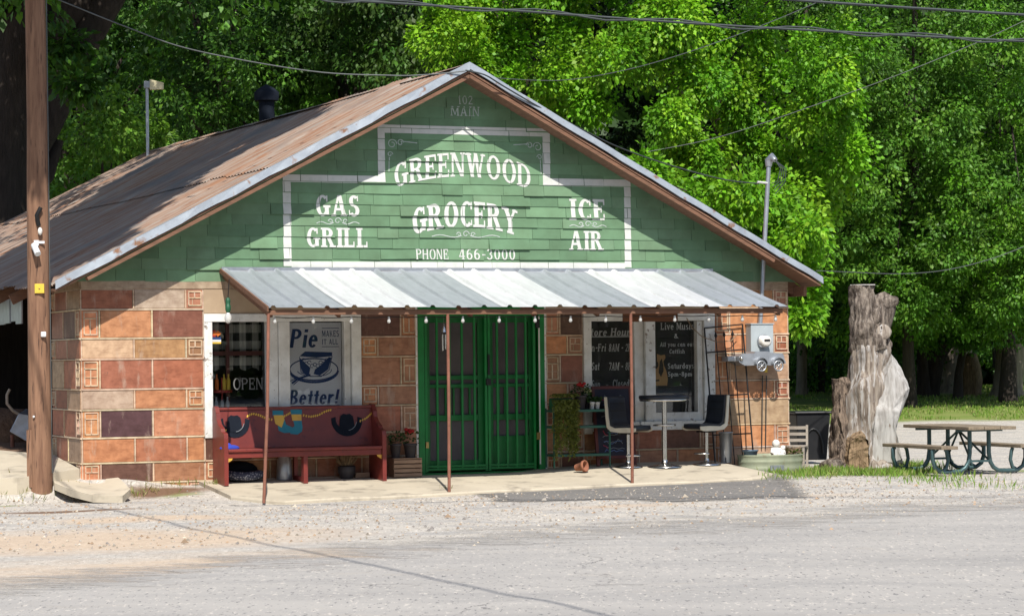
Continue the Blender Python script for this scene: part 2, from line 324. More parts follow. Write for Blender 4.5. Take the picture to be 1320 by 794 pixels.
# ------------------------------------------------------------ mesh helper
class MB:
    def __init__(s): s.v = []; s.f = []; s.sm = []; s.t = []; s.tint = None
    def add(s, vs, fs, smooth=False):
        b = len(s.v); s.v += [tuple(v) for v in vs]
        for f in fs: s.f.append(tuple(b+i for i in f)); s.sm.append(smooth); s.t.append(s.tint)
        return s
    def poly(s, pts): return s.add(pts, [tuple(range(len(pts)))])
    def box(s, x0, x1, y0, y1, z0, z1, mat=None):
        vs = [(x, y, z) for z in (z0, z1) for y in (y0, y1) for x in (x0, x1)]
        if mat is not None: vs = [mat @ Vector(v) for v in vs]
        return s.add(vs, [(0, 2, 3, 1), (4, 5, 7, 6), (0, 1, 5, 4), (2, 6, 7, 3), (0, 4, 6, 2), (1, 3, 7, 5)])
    def bar(s, a, b, w, h, up=(0, 0, 1)):
        a, b = Vector(a), Vector(b); d = (b-a); L = d.length; d.normalize(); up = Vector(up)
        if abs(d.dot(up)) > .98: up = Vector((0, 1, 0))
        x = d.cross(up).normalized(); z = x.cross(d)
        m = Matrix((x, d, z)).transposed().to_4x4(); m.translation = a
        return s.box(-w/2, w/2, 0, L, -h/2, h/2, m)
    def tube(s, pts, r, n=10, caps=True):
        pts = [Vector(p) for p in pts]; k = len(pts)
        rs = list(r) if isinstance(r, (list, tuple)) else [r]*k
        up = Vector((0, 0, 1)); prev = None; rings = []
        for i in range(k):
            d = (pts[min(i+1, k-1)]-pts[max(i-1, 0)]).normalized()
            if prev is None:
                a = d.cross(up) if abs(d.z) < .95 else d.cross(Vector((0, 1, 0)))
            else: a = prev-d*prev.dot(d)
            a.normalize(); prev = a; b2 = d.cross(a)
            rings.append([pts[i]+(a*math.cos(2*math.pi*j/n)+b2*math.sin(2*math.pi*j/n))*rs[i] for j in range(n)])
        vs = [p for q in rings for p in q]
        fs = [(i*n+j, i*n+(j+1) % n, (i+1)*n+(j+1) % n, (i+1)*n+j) for i in range(k-1) for j in range(n)]
        s.add(vs, fs, True)
        if caps: s.poly(list(reversed(rings[0]))); s.poly(rings[-1])
        return s
    def lathe(s, prof, n=20, c=(0, 0, 0), mat=None, sx=1, sy=1, smooth=True):
        vs = []
        for r, z in prof:
            for j in range(n):
                a = 2*math.pi*j/n; p = Vector((r*math.cos(a)*sx, r*math.sin(a)*sy, z))
                if mat is not None: p = mat @ p
                vs.append(p+Vector(c))
        k = len(prof)
        s.add(vs, [(i*n+j, i*n+(j+1) % n, (i+1)*n+(j+1) % n, (i+1)*n+j) for i in range(k-1) for j in range(n)], smooth)
        for q in (0, k-1):
            if prof[q][0] > 1e-5:
                ring = vs[q*n:(q+1)*n]; s.poly(ring if q else list(reversed(ring)))
        return s
    def ball(s, c, r, n=12, m=7):
        rx, ry, rz = r if isinstance(r, (tuple, list)) else (r, r, r)
        prof = [(max(math.sin(math.pi*i/m), 1e-6), -math.cos(math.pi*i/m)) for i in range(m+1)]
        mt = Matrix.Diagonal((rx, ry, rz)); return s.lathe(prof, n, c, mt)
    def prism(s, pts, y0, y1, axis='y', smooth=False):
        if axis == 'y': a = [(p[0], y0, p[1]) for p in pts]; b = [(p[0], y1, p[1]) for p in pts]
        elif axis == 'x': a = [(y0, p[0], p[1]) for p in pts]; b = [(y1, p[0], p[1]) for p in pts]
        else: a = [(p[0], p[1], y0) for p in pts]; b = [(p[0], p[1], y1) for p in pts]
        n = len(pts); s.poly(a); s.poly(list(reversed(b)))
        s.add(a+b, [(i, (i+n), (i+1) % n+n, (i+1) % n) for i in range(n)], smooth); return s
    def build(s, name, mat, parent=None, bevel=0, fix=True):
        me = bpy.data.meshes.new(name); me.from_pydata([tuple(v) for v in s.v], [], s.f)
        if any(s.sm): me.polygons.foreach_set('use_smooth', s.sm)
        if any(t is not None for t in s.t):
            at_ = me.attributes.new('tint', 'FLOAT_COLOR', 'FACE')
            at_.data.foreach_set('color', [x for t in s.t for x in (*(t or (.3, .3, .3)), 1)])
        if fix:
            bm = bmesh.new(); bm.from_mesh(me); bmesh.ops.recalc_face_normals(bm, faces=bm.faces); bm.to_mesh(me); bm.free()
        me.materials.append(MT[mat] if isinstance(mat, str) else mat)
        o = bpy.data.objects.new(name, me); C.objects.link(o)
        if parent: o.parent = parent
        if bevel:
            b = o.modifiers.new('bevel', 'BEVEL'); b.width = bevel; b.segments = 2; b.limit_method = 'ANGLE'; b.angle_limit = math.radians(40)
        return o
def tag(o, label, cat, group=None, kind=None):
    if label: o['label'] = label
    if cat: o['category'] = cat
    if group: o['group'] = group
    if kind: o['kind'] = kind
    return o
def thing(name, label, cat, u=0, out=0, z=0, rz=0, group=None, world=None, ang=None):
    o = bpy.data.objects.new(name, None); C.objects.link(o); o.empty_display_size = .2
    o.location = world if world is not None else L2W(u, out, z)
    o.rotation_euler = (0, 0, TH+rz if ang is None else ang)
    return tag(o, label, cat, group)
def struct(o): o['kind'] = 'structure'; return o
def copy_tree(o, parent=None):
    c = o.copy(); C.objects.link(c)
    if parent: c.parent = parent
    for ch in list(o.children): copy_tree(ch, c)
    return c
def local(o):                                # a mesh made in store coordinates (x along the front, y back, z up)
    o.location = O; o.rotation_euler = (0, 0, TH); return o

# ------------------------------------------------------------ lettering: a small stroke-built slab-serif alphabet
def glyph(ch, T=.2, t=.11, sf=.08):
    P = []; lay = [0]
    def pl(pts): P.append((pts, lay[0]))
    def nl(): lay[0] += 1
    def rect(x0, y0, x1, y1): nl(); pl([(x0, y0), (x1, y0), (x1, y1), (x0, y1)])
    def stem(x, y0=0., y1=1., sb=1, st=1, wd=None):
        wd = wd or T; rect(x, y0, x+wd, y1)
        if sf:
            if sb: rect(x-sf, y0, x+wd+sf, y0+t*.8)
            if st: rect(x-sf, y1-t*.8, x+wd+sf, y1)
    def ring(cx, cy, rx, ry, a0=0, a1=360, k=18):
        nl(); k = max(6, int(k*abs(a1-a0)/360)+2)
        for i in range(k):
            a = math.radians(a0+(a1-a0)*i/k); b = math.radians(a0+(a1-a0)*(i+1)/k)
            f = lambda q, ex, ey: (cx+math.cos(q)*ex, cy+math.sin(q)*ey)
            pl([f(a, rx-T, ry-t), f(a, rx, ry), f(b, rx, ry), f(b, rx-T, ry-t)])
    def dg(x0, y0, x1, y1, wd): nl(); pl([(x0, y0), (x0+wd, y0), (x1+wd, y1), (x1, y1)])
    def sr(x, y, wd):
        if sf: rect(x-sf, y, x+wd+sf, y+t*.8)
    th = max(t, T*.55); X = .68; w = .8
    if ch == 'A': dg(.02, 0, .3, 1, th); dg(.56, 0, .3, 1, T); rect(.14, .27, .62, .27+t); sr(.02, 0, th); sr(.56, 0, T); w = .86
    elif ch == 'B': stem(0); ring(.3, .745, .32, .255, -90, 90); ring(.3, .27, .38, .27, -90, 90); rect(T, 1-t, .3, 1); rect(T, .47, .3, .47+t); rect(T, 0, .3, t); w = .76
    elif ch in 'CG':
        ring(.38, .5, .38, .51, 48, 312)
        if sf: rect(.58, .68, .66, .98)
        w = .74
        if ch == 'G': rect(.5, .06, .5+T, .44); rect(.42, .4, .5+T+.1, .4+t); w = .84
        elif sf: rect(.6, .06, .66, .28)
    elif ch == 'D': stem(0); ring(.26, .5, .48, .5, -90, 90); rect(T, 1-t, .26, 1); rect(T, 0, .26, t); w = .82
    elif ch in 'EFL':
        stem(0, st=1 if ch == 'L' else 1); w = .7
        if ch != 'F': rect(T, 0, .6, t); rect(.53, 0, .6, .3)
        if ch != 'L': rect(T, 1-t, .58, 1); rect(.51, .72, .58, 1); rect(T, .47, .44, .47+t); rect(.38, .36, .44, .68)
    elif ch == 'H': stem(0); stem(.55); rect(T, .46, .55, .46+t); w = .83
    elif ch == 'I': stem(.05); w = .36
    elif ch == 'K': stem(0); dg(T, .4, .52, 1, th); dg(.55, 0, .26, .55, T); sr(.55, 0, T); w = .83
    elif ch == 'M': stem(0, wd=th); stem(.7); dg(.38, .1, .02, 1, T); dg(.38, .1, .72, 1, th); w = .98
    elif ch == 'N': stem(0, wd=th); stem(.58, wd=th, sb=0); dg(.58-T*.4, 0, 0, 1, T); w = .8
    elif ch == 'O': ring(.4, .5, .4, .515); w = .86
    elif ch == 'P': stem(0); ring(.3, .73, .36, .27, -90, 90); rect(T, 1-t, .3, 1); rect(T, .46, .3, .46+t); w = .74
    elif ch == 'R': stem(0); ring(.3, .74, .34, .26, -90, 90); rect(T, 1-t, .3, 1); rect(T, .48, .3, .48+t); dg(.52, 0, .28, .5, T); sr(.52, 0, T); w = .82
    elif ch == 'S':
        ring(.3, .735, .29, .275, 35, 270); ring(.3, .27, .32, .28, -150, 90); w = .68
        if sf: rect(.48, .72, .54, .98); rect(0, .02, .06, .3)
    elif ch == 'T': stem(.26, st=0); rect(0, 1-t, .26*2+T, 1); rect(0, .74, .07, 1); rect(.45+T, .74, .52+T, 1); w = .8
    elif ch == 'V': dg(.3, 0, 0, 1, T); dg(.3, 0, .6, 1, th); sr(0, 1-t, T); sr(.6, 1-t, th); w = .84
    elif ch == 'W': dg(.25, 0, 0, 1, T); dg(.25, 0, .46, 1, th); dg(.66, 0, .42, 1, T); dg(.66, 0, .9, 1, th); sr(0, 1-t, T); sr(.9, 1-t, th); w = 1.12
    elif ch == 'Y': stem(.28, 0, .5, st=0); dg(.28, .45, 0, 1, T); dg(.3, .45, .6, 1, th); sr(0, 1-t, T); sr(.6, 1-t, th); w = .84
    elif ch == '0': ring(.33, .5, .33, .51); w = .72
    elif ch == '1': stem(.15, st=0); dg(.0, .78, .16, 1, .12); w = .5
    elif ch == '2': ring(.3, .72, .31, .28, -25, 175); dg(.0, t*.8, .42, .62, T); rect(0, 0, .6, t*1.2); w = .68
    elif ch == '3': ring(.28, .74, .29, .26, -90, 165); ring(.28, .28, .33, .28, -165, 90); w = .68
    elif ch == '4': stem(.38, st=0); rect(0, .24, .66, .24+t); dg(0, .28, .34, 1, th); w = .72
    elif ch == '5': rect(.08, .5, .08+th, 1); rect(.08, 1-t*1.2, .56, 1); ring(.28, .31, .33, .31, -155, 130); w = .68
    elif ch == '6': ring(.33, .31, .33, .31); ring(.42, .5, .42, .5, 75, 200); w = .72
    elif ch == '7': rect(0, 1-t*1.2, .62, 1); dg(.16, 0, .46, 1-t, T); w = .68
    elif ch == '8': ring(.32, .74, .28, .26); ring(.32, .27, .32, .28); w = .7
    elif ch in 'acdegopq':
        ring(.3, X/2, .3, X/2+.01, *((50, 330) if ch in 'c' else (0, 320) if ch == 'e' else (0, 360))); w = .66
        if ch == 'a': stem(.42, 0, X, 1, 0, T*.9); w = .72
        if ch == 'd': rect(.42, 0, .42+T, 1); sr(.42, 0, T*.5); sr(.36, 1-t*.8, T*.5); w = .74
        if ch == 'e': rect(.1, X*.48, .56, X*.48+t*.9)
        if ch == 'p': rect(0, -.32, T, X); sr(0, -.32, T); w = .7
    elif ch == 'f': rect(.1, 0, .1+T, .8); ring(.32, .78, .22, .22, 40, 180); rect(-.02, X-t, .42, X); sr(.1, 0, T); w = .46
    elif ch in 'hnmru':
        stem(0, 0, 1 if ch == 'h' else X, 1, 0)
        if ch in 'hn': ring(.32, X-.3, .3, .3, 0, 170); rect(.62-T, 0, .62, X-.28); sr(.62-T, 0, T); w = .74
        if ch == 'm': ring(.28, X-.3, .26, .3, 0, 170); rect(.54-T, 0, .54, X-.28); ring(.62, X-.3, .26, .3, 0, 170); rect(.88-T, 0, .88, X-.28); w = 1.0
        if ch == 'r': ring(.34, X-.28, .24, .28, 40, 170); w = .52
        if ch == 'u': ring(.3, .28, .3, .29, 180, 350); stem(.44, 0, X, 1, 0); rect(0, .26, T, X); w = .74
    elif ch == 'i': stem(.04, 0, X, 1, 0); rect(.04, .82, .04+T, .98); w = .34
    elif ch == 'l': stem(.04, 0, 1, 1, 0); w = .34
    elif ch == 's': ring(.24, X*.74, .23, X*.27, 30, 270); ring(.24, X*.27, .25, X*.28, -150, 90); w = .54
    elif ch == 't': rect(.12, .05, .12+T, .92); rect(0, X-t, .42, X); ring(.34, .2, .22, .2, 180, 300); w = .48
    elif ch in 'vy':
        dg(.24, 0, 0, X, T); dg(.24, 0, .48, X, th); sr(0, X-t*.8, T*.6); sr(.5, X-t*.8, T*.6); w = .68
        if ch == 'y': dg(.06, -.32, .26, .1, th)
    elif ch == '-': rect(.05, .38, .42, .38+t*1.3); w = .48
    elif ch == '&': ring(.32, .76, .2, .24); ring(.3, .26, .3, .27, 60, 350); dg(.62, 0, .12, .72, T*.9); w = .86
    elif ch == '!': dg(.08, .3, .12, 1, T); rect(.08, 0, .08+T, .19); w = .38
    elif ch == ' ': w = .4
    return P, w
def text(s, x0, x1, z0, h, T=.2, t=.11, sf=.08, gap=.1, shear=0, arch=0, taper=0):
    """polygons of a word set between x0 and x1 on base line z0"""
    items = []; x = 0
    for ch in s:
        P, wd = glyph(ch, T, t, sf)
        for pts, lay in P: items.append(([(x+a, b) for a, b in pts], lay))
        x += wd+gap
    x -= gap; k = (x1-x0)/x; xm = (x0+x1)/2; hw = (x1-x0)/2
    out = []
    for pts, lay in items:
        q = []
        for a, b in pts:
            X = x0+a*k+shear*(b-.5)*h; f = max(0, 1-((X-xm)/hw)**2)
            q.append((X, z0+b*h*(1+taper*f)+arch*f))
        out.append((q, lay))
    return out
def stroke(pts, wd, lay=0):
    out = []
    for i in range(len(pts)-1):
        a, b = Vector((*pts[i], 0)), Vector((*pts[i+1], 0)); d = (b-a)
        if d.length < 1e-6: continue
        nrm = Vector((-d.y, d.x, 0)).normalized()*wd/2
        out.append(([(a+nrm)[:2], (b+nrm)[:2], (b-nrm)[:2], (a-nrm)[:2]], lay+(i % 2)))
    return out
def flat(mb, polys, y, step=.0004):
    for pts, lay in polys: mb.poly([(p[0], y-step*lay, p[1]) for p in pts])
    return mb
def clip(poly, ax, val, keep_gt):
    out = []; n = len(poly)
    for i in range(n):
        a, b = poly[i], poly[(i+1) % n]; da = (a[ax]-val)*(1 if keep_gt else -1); db = (b[ax]-val)*(1 if keep_gt else -1)
        if da >= 0: out.append(a)
        if da*db < 0:
            k = da/(da-db); out.append((a[0]+(b[0]-a[0])*k, a[1]+(b[1]-a[1])*k))
    return out
def clip_line(poly, p, nrm):                 # keep the side nrm points away from
    out = []; n = len(poly)
    f = lambda q: -((q[0]-p[0])*nrm[0]+(q[1]-p[1])*nrm[1])
    for i in range(n):
        a, b = poly[i], poly[(i+1) % n]; da, db = f(a), f(b)
        if da >= 0: out.append(a)
        if da*db < 0:
            k = da/(da-db); out.append((a[0]+(b[0]-a[0])*k, a[1]+(b[1]-a[1])*k))
    return out

# ------------------------------------------------------------ ground, road, slabs
def axis(segs):
    out = []
    for a, b, st in segs:
        k = max(1, int(round((b-a)/st)))
        out += [a+(b-a)*i/k for i in range(k)]
    return out+[segs[-1][1]]
def project(p):
    d = p-Vector((0, 0, EYE)); a = d.x/d.y; b = d.z/d.y
    return 660+F*(a*math.cos(PHI)-b*math.sin(PHI)), YH-F*(a*math.sin(PHI)+b*math.cos(PHI))
def blob(u, o, cu, co_, ru, ro):
    return max(0, 1-math.hypot((u-cu)/ru, (o-co_)/ro))
xs = axis([(-1500, -300, 300), (-300, -60, 30), (-60, -12, 4), (-12, 16, .22), (16, 60, 3), (60, 300, 30), (300, 1500, 300)])
ys = axis([(-400, 0, 100), (0, 12, 2), (12, 30, .3), (30, 42, .18), (42, 90, 1), (90, 300, 30), (300, 2500, 500)])
gv = []; zone = []
for Y in ys:
    for X in xs:
        u, o, _ = W2L(Vector((X, Y, 0)))
        z = ground_z(X, Y)
        gv.append((X, Y, z))
        dust = 0; gr = 0; dirt = 0
        if o > 1: dust = max(.95*blob(u, o, -7, 7.6, 5.0, 3.2), .9*blob(u, o, -5.6, 4.6, 2.4, 1.2), .8*blob(u, o, -6.3, 11.5, 6.5, 3.5), .6*blob(u, o, 0, 5.2, 3.4, 1.0), .6*blob(u, o, 3, 4.8, 1.6, .7))
        dirt = max(.9*blob(u, o, -6, 2.6, 1.8, .6), .9*blob(u, o, -4.3, .45, 1.3, .55))
        if u < -3.6 and o < -1.2: dirt = .9
        gr = max(.95*blob(u, o, 6.2, .9, 2.2, 1.0), .9*blob(u, o, -4.2, .8, .8, .5)*.6, .8*blob(u, o, 8.3, 1.6, 1.6, .9), .6*blob(u, o, -6.4, .9, .7, .3))
        if Y > 54: gr = sstep(55, 60, Y+2*(vnoise(X*.3, Y*.3)-.5)); dirt = max(dirt, .9*sstep(70, 78, Y))
        zone.append((dust, gr, dirt))
nx = len(xs)
g = MB(); g.v = gv
g.f = [(j*nx+i, j*nx+i+1, (j+1)*nx+i+1, (j+1)*nx+i) for j in range(len(ys)-1) for i in range(nx-1)]; g.sm = [True]*len(g.f); g.t = [None]*len(g.f)
go = g.build('ground', 'ground', fix=False); struct(go)
za = go.data.attributes.new('zone', 'FLOAT_COLOR', 'POINT'); za.data.foreach_set('color', [x for q in zone for x in (*q, 1)])

def sheet(name, mat, xs, ys, inside, lift):
    rv = []; zz = []
    for Y in ys:
        for X in xs: rv.append((X, Y, ground_z(X, Y)+lift)); zz.append((inside(X, Y), 0, 0))
    k = len(xs); m = MB(); m.v = rv
    keep = [(j*k+i, j*k+i+1, (j+1)*k+i+1, (j+1)*k+i) for j in range(len(ys)-1) for i in range(k-1)]
    m.f = [f for f in keep if max(zz[q][0] for q in f) > 0]; m.sm = [True]*len(m.f); m.t = [None]*len(m.f)
    o = m.build(name, mat, fix=False); a = o.data.attributes.new('zone', 'FLOAT_COLOR', 'POINT'); a.data.foreach_set('color', [x for q in zz for x in (*q, 1)])
    return struct(o)
edge_pts = [on_ground(a, b, lambda u, o: -.2) for a, b in ((-300, 770), (0, 752), (300, 718), (660, 684), (1000, 664), (1320, 640), (1700, 620))]
edge_xy = [L2W(p[0], p[1], 0) for p in edge_pts]
def road_edge_y(X):
    for a, b in zip(edge_xy, edge_xy[1:]):
        if a.x <= X <= b.x: return a.y+(b.y-a.y)*(X-a.x)/(b.x-a.x)
    return edge_xy[0].y+(X-edge_xy[0].x)*.5 if X < edge_xy[0].x else edge_xy[-1].y+(X-edge_xy[-1].x)*.35
def in_road(X, Y): return min(1, max(0, .42+(road_edge_y(X)-Y)/8.5))
sheet('road', 'road', [x for x in xs if -60 <= x <= 60], [y for y in ys if 0 <= y <= 37], in_road, .005)
pm = MB()                                     # dark patch of newer asphalt along the porch
ptop = [(600, 636), (700, 630), (800, 624), (900, 618), (985, 611), (1015, 617)]; pbot = [(1046, 634), (1040, 637), (990, 637), (930, 641), (860, 643), (800, 641), (700, 645), (640, 646)]
pts = []
for a, b in ptop+pbot:
    u, o, z = on_ground(a, b, lambda u, o: slab_front(u)-.05); pts.append((u, o))
pw_ = [tuple(L2W(u, o, 0).to_2d()) for u, o in pts]
def in_patch(X, Y):
    ins = False; dm = 9
    for i in range(len(pw_)):
        (x1, y1), (x2, y2) = pw_[i], pw_[(i+1) % len(pw_)]
        if (y1 > Y) != (y2 > Y) and X < (x2-x1)*(Y-y1)/(y2-y1)+x1: ins = not ins
        t = max(0, min(1, ((X-x1)*(x2-x1)+(Y-y1)*(y2-y1))/((x2-x1)**2+(y2-y1)**2))); dm = min(dm, math.hypot(X-x1-t*(x2-x1), Y-y1-t*(y2-y1)))
    return min(1, max(0, .42+(dm if ins else -dm)/.9))
sheet('asphalt_patch', 'patch', [x for x in xs if -1 < x < 7], [y for y in ys if 29 < y < 37], in_patch, .009)

m = MB()                                      # porch slab, sloping to the lot
us = [-3.75+.25*i for i in range(31)]
top = []; 
for i, u in enumerate(us):
    fo = 2.22+.03*math.sin(u*3)+rng.normal()*.012
    if u < -3.3: fo -= (-3.3-u)*1.6
    if u > 3.4: fo -= (u-3.4)*.9
    row = [(u, -o, slab_z(u, o)) for o in np.linspace(-.05, fo, 8)]
    row += [(u, row[-1][1]-.012, row[-1][2]-.02), (u, row[-1][1]-.014, row[-1][2]-.25)]
    top.append(row)
k = len(top[0]); vs = [p for r in top for p in r]
m.add(vs, [(i*k+j, i*k+j+1, (i+1)*k+j+1, (i+1)*k+j) for i in range(len(us)-1) for j in range(k-1)])
m.poly(top[0]+[(us[0], 0.05, -.3)]); m.poly(list(reversed(top[-1]))+[(us[-1], .05, -.3)])
struct(local(m.build('porch_slab', 'conc')))
m = MB()                                      # tilted broken slab beside the corner
def gl(a, b, zf): u, o, z = on_ground(a, b, zf); return u, o
rp = [(66, 604), (100, 598), (133, 603), (155, 617), (168, 630), (158, 639), (120, 638), (92, 631), (70, 622)]
sz = lambda u, o: .14-.2*max(0, o)-.03*max(0, u+5.2)
rt = []
for a, b in rp: u, o, z = on_ground(a, b, sz); rt.append((u, -o, z))
cen = tuple(sum(p[i] for p in rt)/len(rt) for i in range(3)); cen = (cen[0], cen[1], cen[2]+.03)
n_ = len(rt)
m.add(rt+[cen], [(i, (i+1) % n_, n_) for i in range(n_)], True)
lo = [(p[0], p[1], p[2]-.09) for p in rt]
m.add(rt+lo, [(i, (i+1) % n_, (i+1) % n_+n_, i+n_) for i in range(n_)])
struct(local(m.build('broken_concrete_slab', 'conc')))
m = MB()                                      # concrete apron of the open shed bay
ap = [(-8.5, .55), (-5.42, .05), (-5.42, 1.5), (-5.5, 2.6), (-8.5, 3.0)]
def apz(y): return .15+.09*max(0, y)
ap = [(-9.5, -.1, .1), (-6.2, -.35, .12), (-5.32, .02, .2), (-5.32, 1.6, .33), (-6.0, 2.4, .4), (-9.5, 2.3, .36)]
m.poly(ap); m.add(ap+[(p[0], p[1], p[2]-.25) for p in ap], [(i, (i+1) % 6, (i+1) % 6+6, i+6) for i in range(6)])
struct(local(m.build('shed_apron', 'conc')))

# ------------------------------------------------------------ the store
store = thing('store_building', 'green gabled country grocery of terracotta block with a rusty iron roof', 'store')
ROWS = [-.35, 0, .263, .587, .95, 1.215, 1.606, 1.875, 2.25, 2.515]
COL = dict(or_=(.54, .255, .115), bo=(.54, .235, .115), red=(.38, .145, .08), mar=(.2, .08, .055), dp=(.085, .042, .043), tan=(.43, .29, .18), och=(.46, .25, .11), pal=(.53, .37, .23), brn=(.42, .21, .12), dbr=(.16, .075, .05), gry=(.5, .39, .3), P=None)
MORT = (.66, .52, .37)
LEFTP = {1: ['P', 'dbr', 'brn'], 2: ['bo', 'red', '_or_'], 3: ['P', 'dp', 'brn'], 4: ['gry', 'or_', 'P'], 5: ['P', 'red', 'red'], 6: ['pal', 'och', 'P'], 7: ['P', 'or_', 'mar'], 8: ['red', 'gry', 'P']}
wall = MB()
def put(mapf, x0, x1, z0, z1, d0, d1, tint):
    """a shallow block face: x,z along the wall, d how far it stands proud"""
    wall.tint = tint; e = .006
    f = [mapf(x0+e, d1, z0+e), mapf(x1-e, d1, z0+e), mapf(x1-e, d1, z1-e), mapf(x0+e, d1, z1-e)]
    b = [mapf(x0, d0, z0), mapf(x1, d0, z0), mapf(x1, d0, z1), mapf(x0, d0, z1)]
    wall.add(f+b, [(0, 1, 2, 3)]+[(i, i+4, (i+1) % 4+4, (i+1) % 4) for i in range(4)])
    wall.tint = None
def jit(c, a=.12): 
    k = 1+rng.normal()*a; return tuple(max(.01, x*k*(1+rng.normal()*.04)) for x in c)
def bead(mapf, x0, x1, z0, z1): put(mapf, x0, x1, z0, z1, 0, .021, jit(MORT, .06))
def pattern(mapf, x0, x1, z0, z1):
    cols = [COL['or_'], COL['brn'], COL['red'], COL['bo']]; base = jit(cols[rng.integers(4)])
    h = z1-z0; put(mapf, x0+.012, x1-.012, z0+.012, z1-.012, 0, .01, base)
    a, b, c, d = x0+.03, x1-.03, z0+.04, z1-.03
    for q in (c, d-.016): bead(mapf, a, b, q, q+.024)
    for q in (a, b-.016): bead(mapf, q, q+.024, c, d)
    if h > .3:
        bead(mapf, a, b, c+(d-c)*.68, c+(d-c)*.68+.022); xm = (a+b)/2
        bead(mapf, xm-.012, xm+.012, c, c+(d-c)*.68)
        if rng.random() < .6: bead(mapf, a, b, c+(d-c)*.35, c+(d-c)*.35+.015)
    else:
        bead(mapf, a, b, c+(d-c)*.5, c+(d-c)*.5+.022); xm = (a+b)/2
        bead(mapf, xm-.012, xm+.012, c+(d-c)*.5, d)
        bead(mapf, a+(b-a)*.3, a+(b-a)*.3+.015, c, c+(d-c)*.5)
KEYS = ['or_', 'bo', 'red', 'brn', 'och', 'red', 'or_', 'mar', 'pal', 'brn', 'dbr']
def blocks(mapf, x0, x1, z0, z1, spec=None, keys=KEYS, flip=0):
    w = x1-x0
    for r in range(len(ROWS)-1):
        a, b = max(ROWS[r], z0), min(ROWS[r+1], z1)
        if b-a < .03: continue
        if spec and r in spec: seq = spec[r]
        else:
            n = max(1, round((w-.24)/.69)); seq = [keys[rng.integers(len(keys))] for _ in range(n)]
            seq = ['P']+seq if (r+flip) % 2 else seq+['P']
        wd = [.24 if (k == 'P' or k[0] == '_') else .69 for k in seq]; sc_ = w/sum(wd); x = x0
        if abs(sc_-1) > .02:
            small = sum(v for v in wd if v < .3); big = sum(v for v in wd if v > .3); wd = [v if v < .3 else v*(w-small)/big for v in wd]
        else: wd = [v*sc_ for v in wd]
        for k, v in zip(seq, wd):
            if k == 'P': pattern(mapf, x, x+v, a, b)
            else:
                put(mapf, x+.012, x+v-.012, a+.012, b-.012, 0, .012, jit(COL[k.strip('_')+('_' if k.strip('_') == 'or' else '')]))
            if x > x0+.01: bead(mapf, x-.014, x+.014, a+.01, b-.01)
            x += v
        if b < z1-.01: bead(mapf, x0, x1, b-.014, b+.014)
    
front = lambda x, d, z: (x, -d, z)
left = lambda x, d, z: (-5.29-d, x, z)
right = lambda x, d, z: (5.0+d, x, z)
WL = (-3.66, -1.49, .56, 2.19); DR = (-.68, 1.18, -.3, 2.3); WR = (1.77, 3.81, .56, 2.19)
wall.tint = jit(MORT, 0)
TOP = 2.63
for a, b, c, d in ((-5.29, WL[0], -.35, TOP), (WL[0], WL[1], -.35, WL[2]), (WL[1], DR[0], -.35, TOP), (DR[1], WR[0], -.35, TOP), (WR[0], WR[1], -.35, WR[2]), (WR[1], 5.0, -.35, TOP),
                   (WL[0], WL[1], WL[3], TOP), (DR[0], DR[1], DR[3], TOP), (WR[0], WR[1], WR[3], TOP)):
    wall.box(a, b, 0, .24, c, d)
wall.box(-5.29, -5.05, .24, 1.75, -.35, TOP+.05); wall.box(4.76, 5.0, .24, 14, -.35, TOP)
wall.box(-5.05, 4.76, 13.76, 14, -.35, TOP)
wall.tint = None
blocks(front, -5.29, WL[0], -.35, 2.515, LEFTP)
blocks(front, WL[1], DR[0], -.35, 2.25, flip=1); blocks(front, DR[1], WR[0], -.35, 2.25)
blocks(front, WR[1], 5.0, -.35, 2.515, keys=['red', 'or_', 'bo', 'red', 'or_', 'pal', 'brn'])
blocks(front, WL[0], WL[1], -.35, WL[2], keys=['brn', 'or_', 'dbr', 'red']); blocks(front, WR[0], WR[1], -.35, WR[2], keys=['brn', 'or_', 'dbr', 'red'])
blocks(left, 0, 1.75, -.35, 2.515, keys=['red', 'tan', 'mar', 'brn', 'red'])
blocks(right, 0, 14, -.35, 2.515)
put(front, -5.29, 5.0, 2.515, 2.63, 0, .016, (.42, .33, .23)); put(left, 0, 1.75, 2.515, 2.63, 0, .016, (.36, .28, .19))
wall.build('wall', 'block', store)
m = MB(); 
for a, b, c, d in ((WL[0]+.003, WL[1]+.1, 2.2, 2.51), (WL[1]+.1, DR[0], 2.26, 2.51), (DR[0], DR[1], 2.305, 2.51), (DR[1], WR[0], 2.26, 2.51), (WR[0], WR[1]-.003, 2.2, 2.51)): m.box(a, b, -.014, -.001, c, d)
m.build('plaster_band', 'stucco', store)

# gable of painted shingle courses
RIDGE = (-.07, 5.47); EL = (-5.68, 2.545); ER = (5.25, 2.60)
def norm2(a, b): d = (b[0]-a[0], b[1]-a[1]); L = math.hypot(*d); return (-d[1]/L, d[0]/L)
nl_ = norm2(EL, RIDGE); nr_ = norm2(RIDGE, ER)
SZ0 = 2.62; CH = .148
GP = [(.14, .255, .145), (.155, .275, .157), (.125, .23, .13), (.147, .25, .147)]
cells = []
nrow = 21
for r in range(nrow):
    x = -5.5-rng.random()*.4; z0 = SZ0+r*CH+rng.normal()*.004
    while x < 5.4:
        wd = [.3, .38, .42, .52, .6][rng.integers(5)]
        cells.append((x, x+wd, SZ0+r*CH, SZ0+(r+1)*CH, .017+max(0, rng.normal())*.006+(.016 if rng.random() < .1 else 0), .006, rng.normal()*.0015, r)); x += wd
sg = MB(); paint = {'letter': [], 'faded': []}
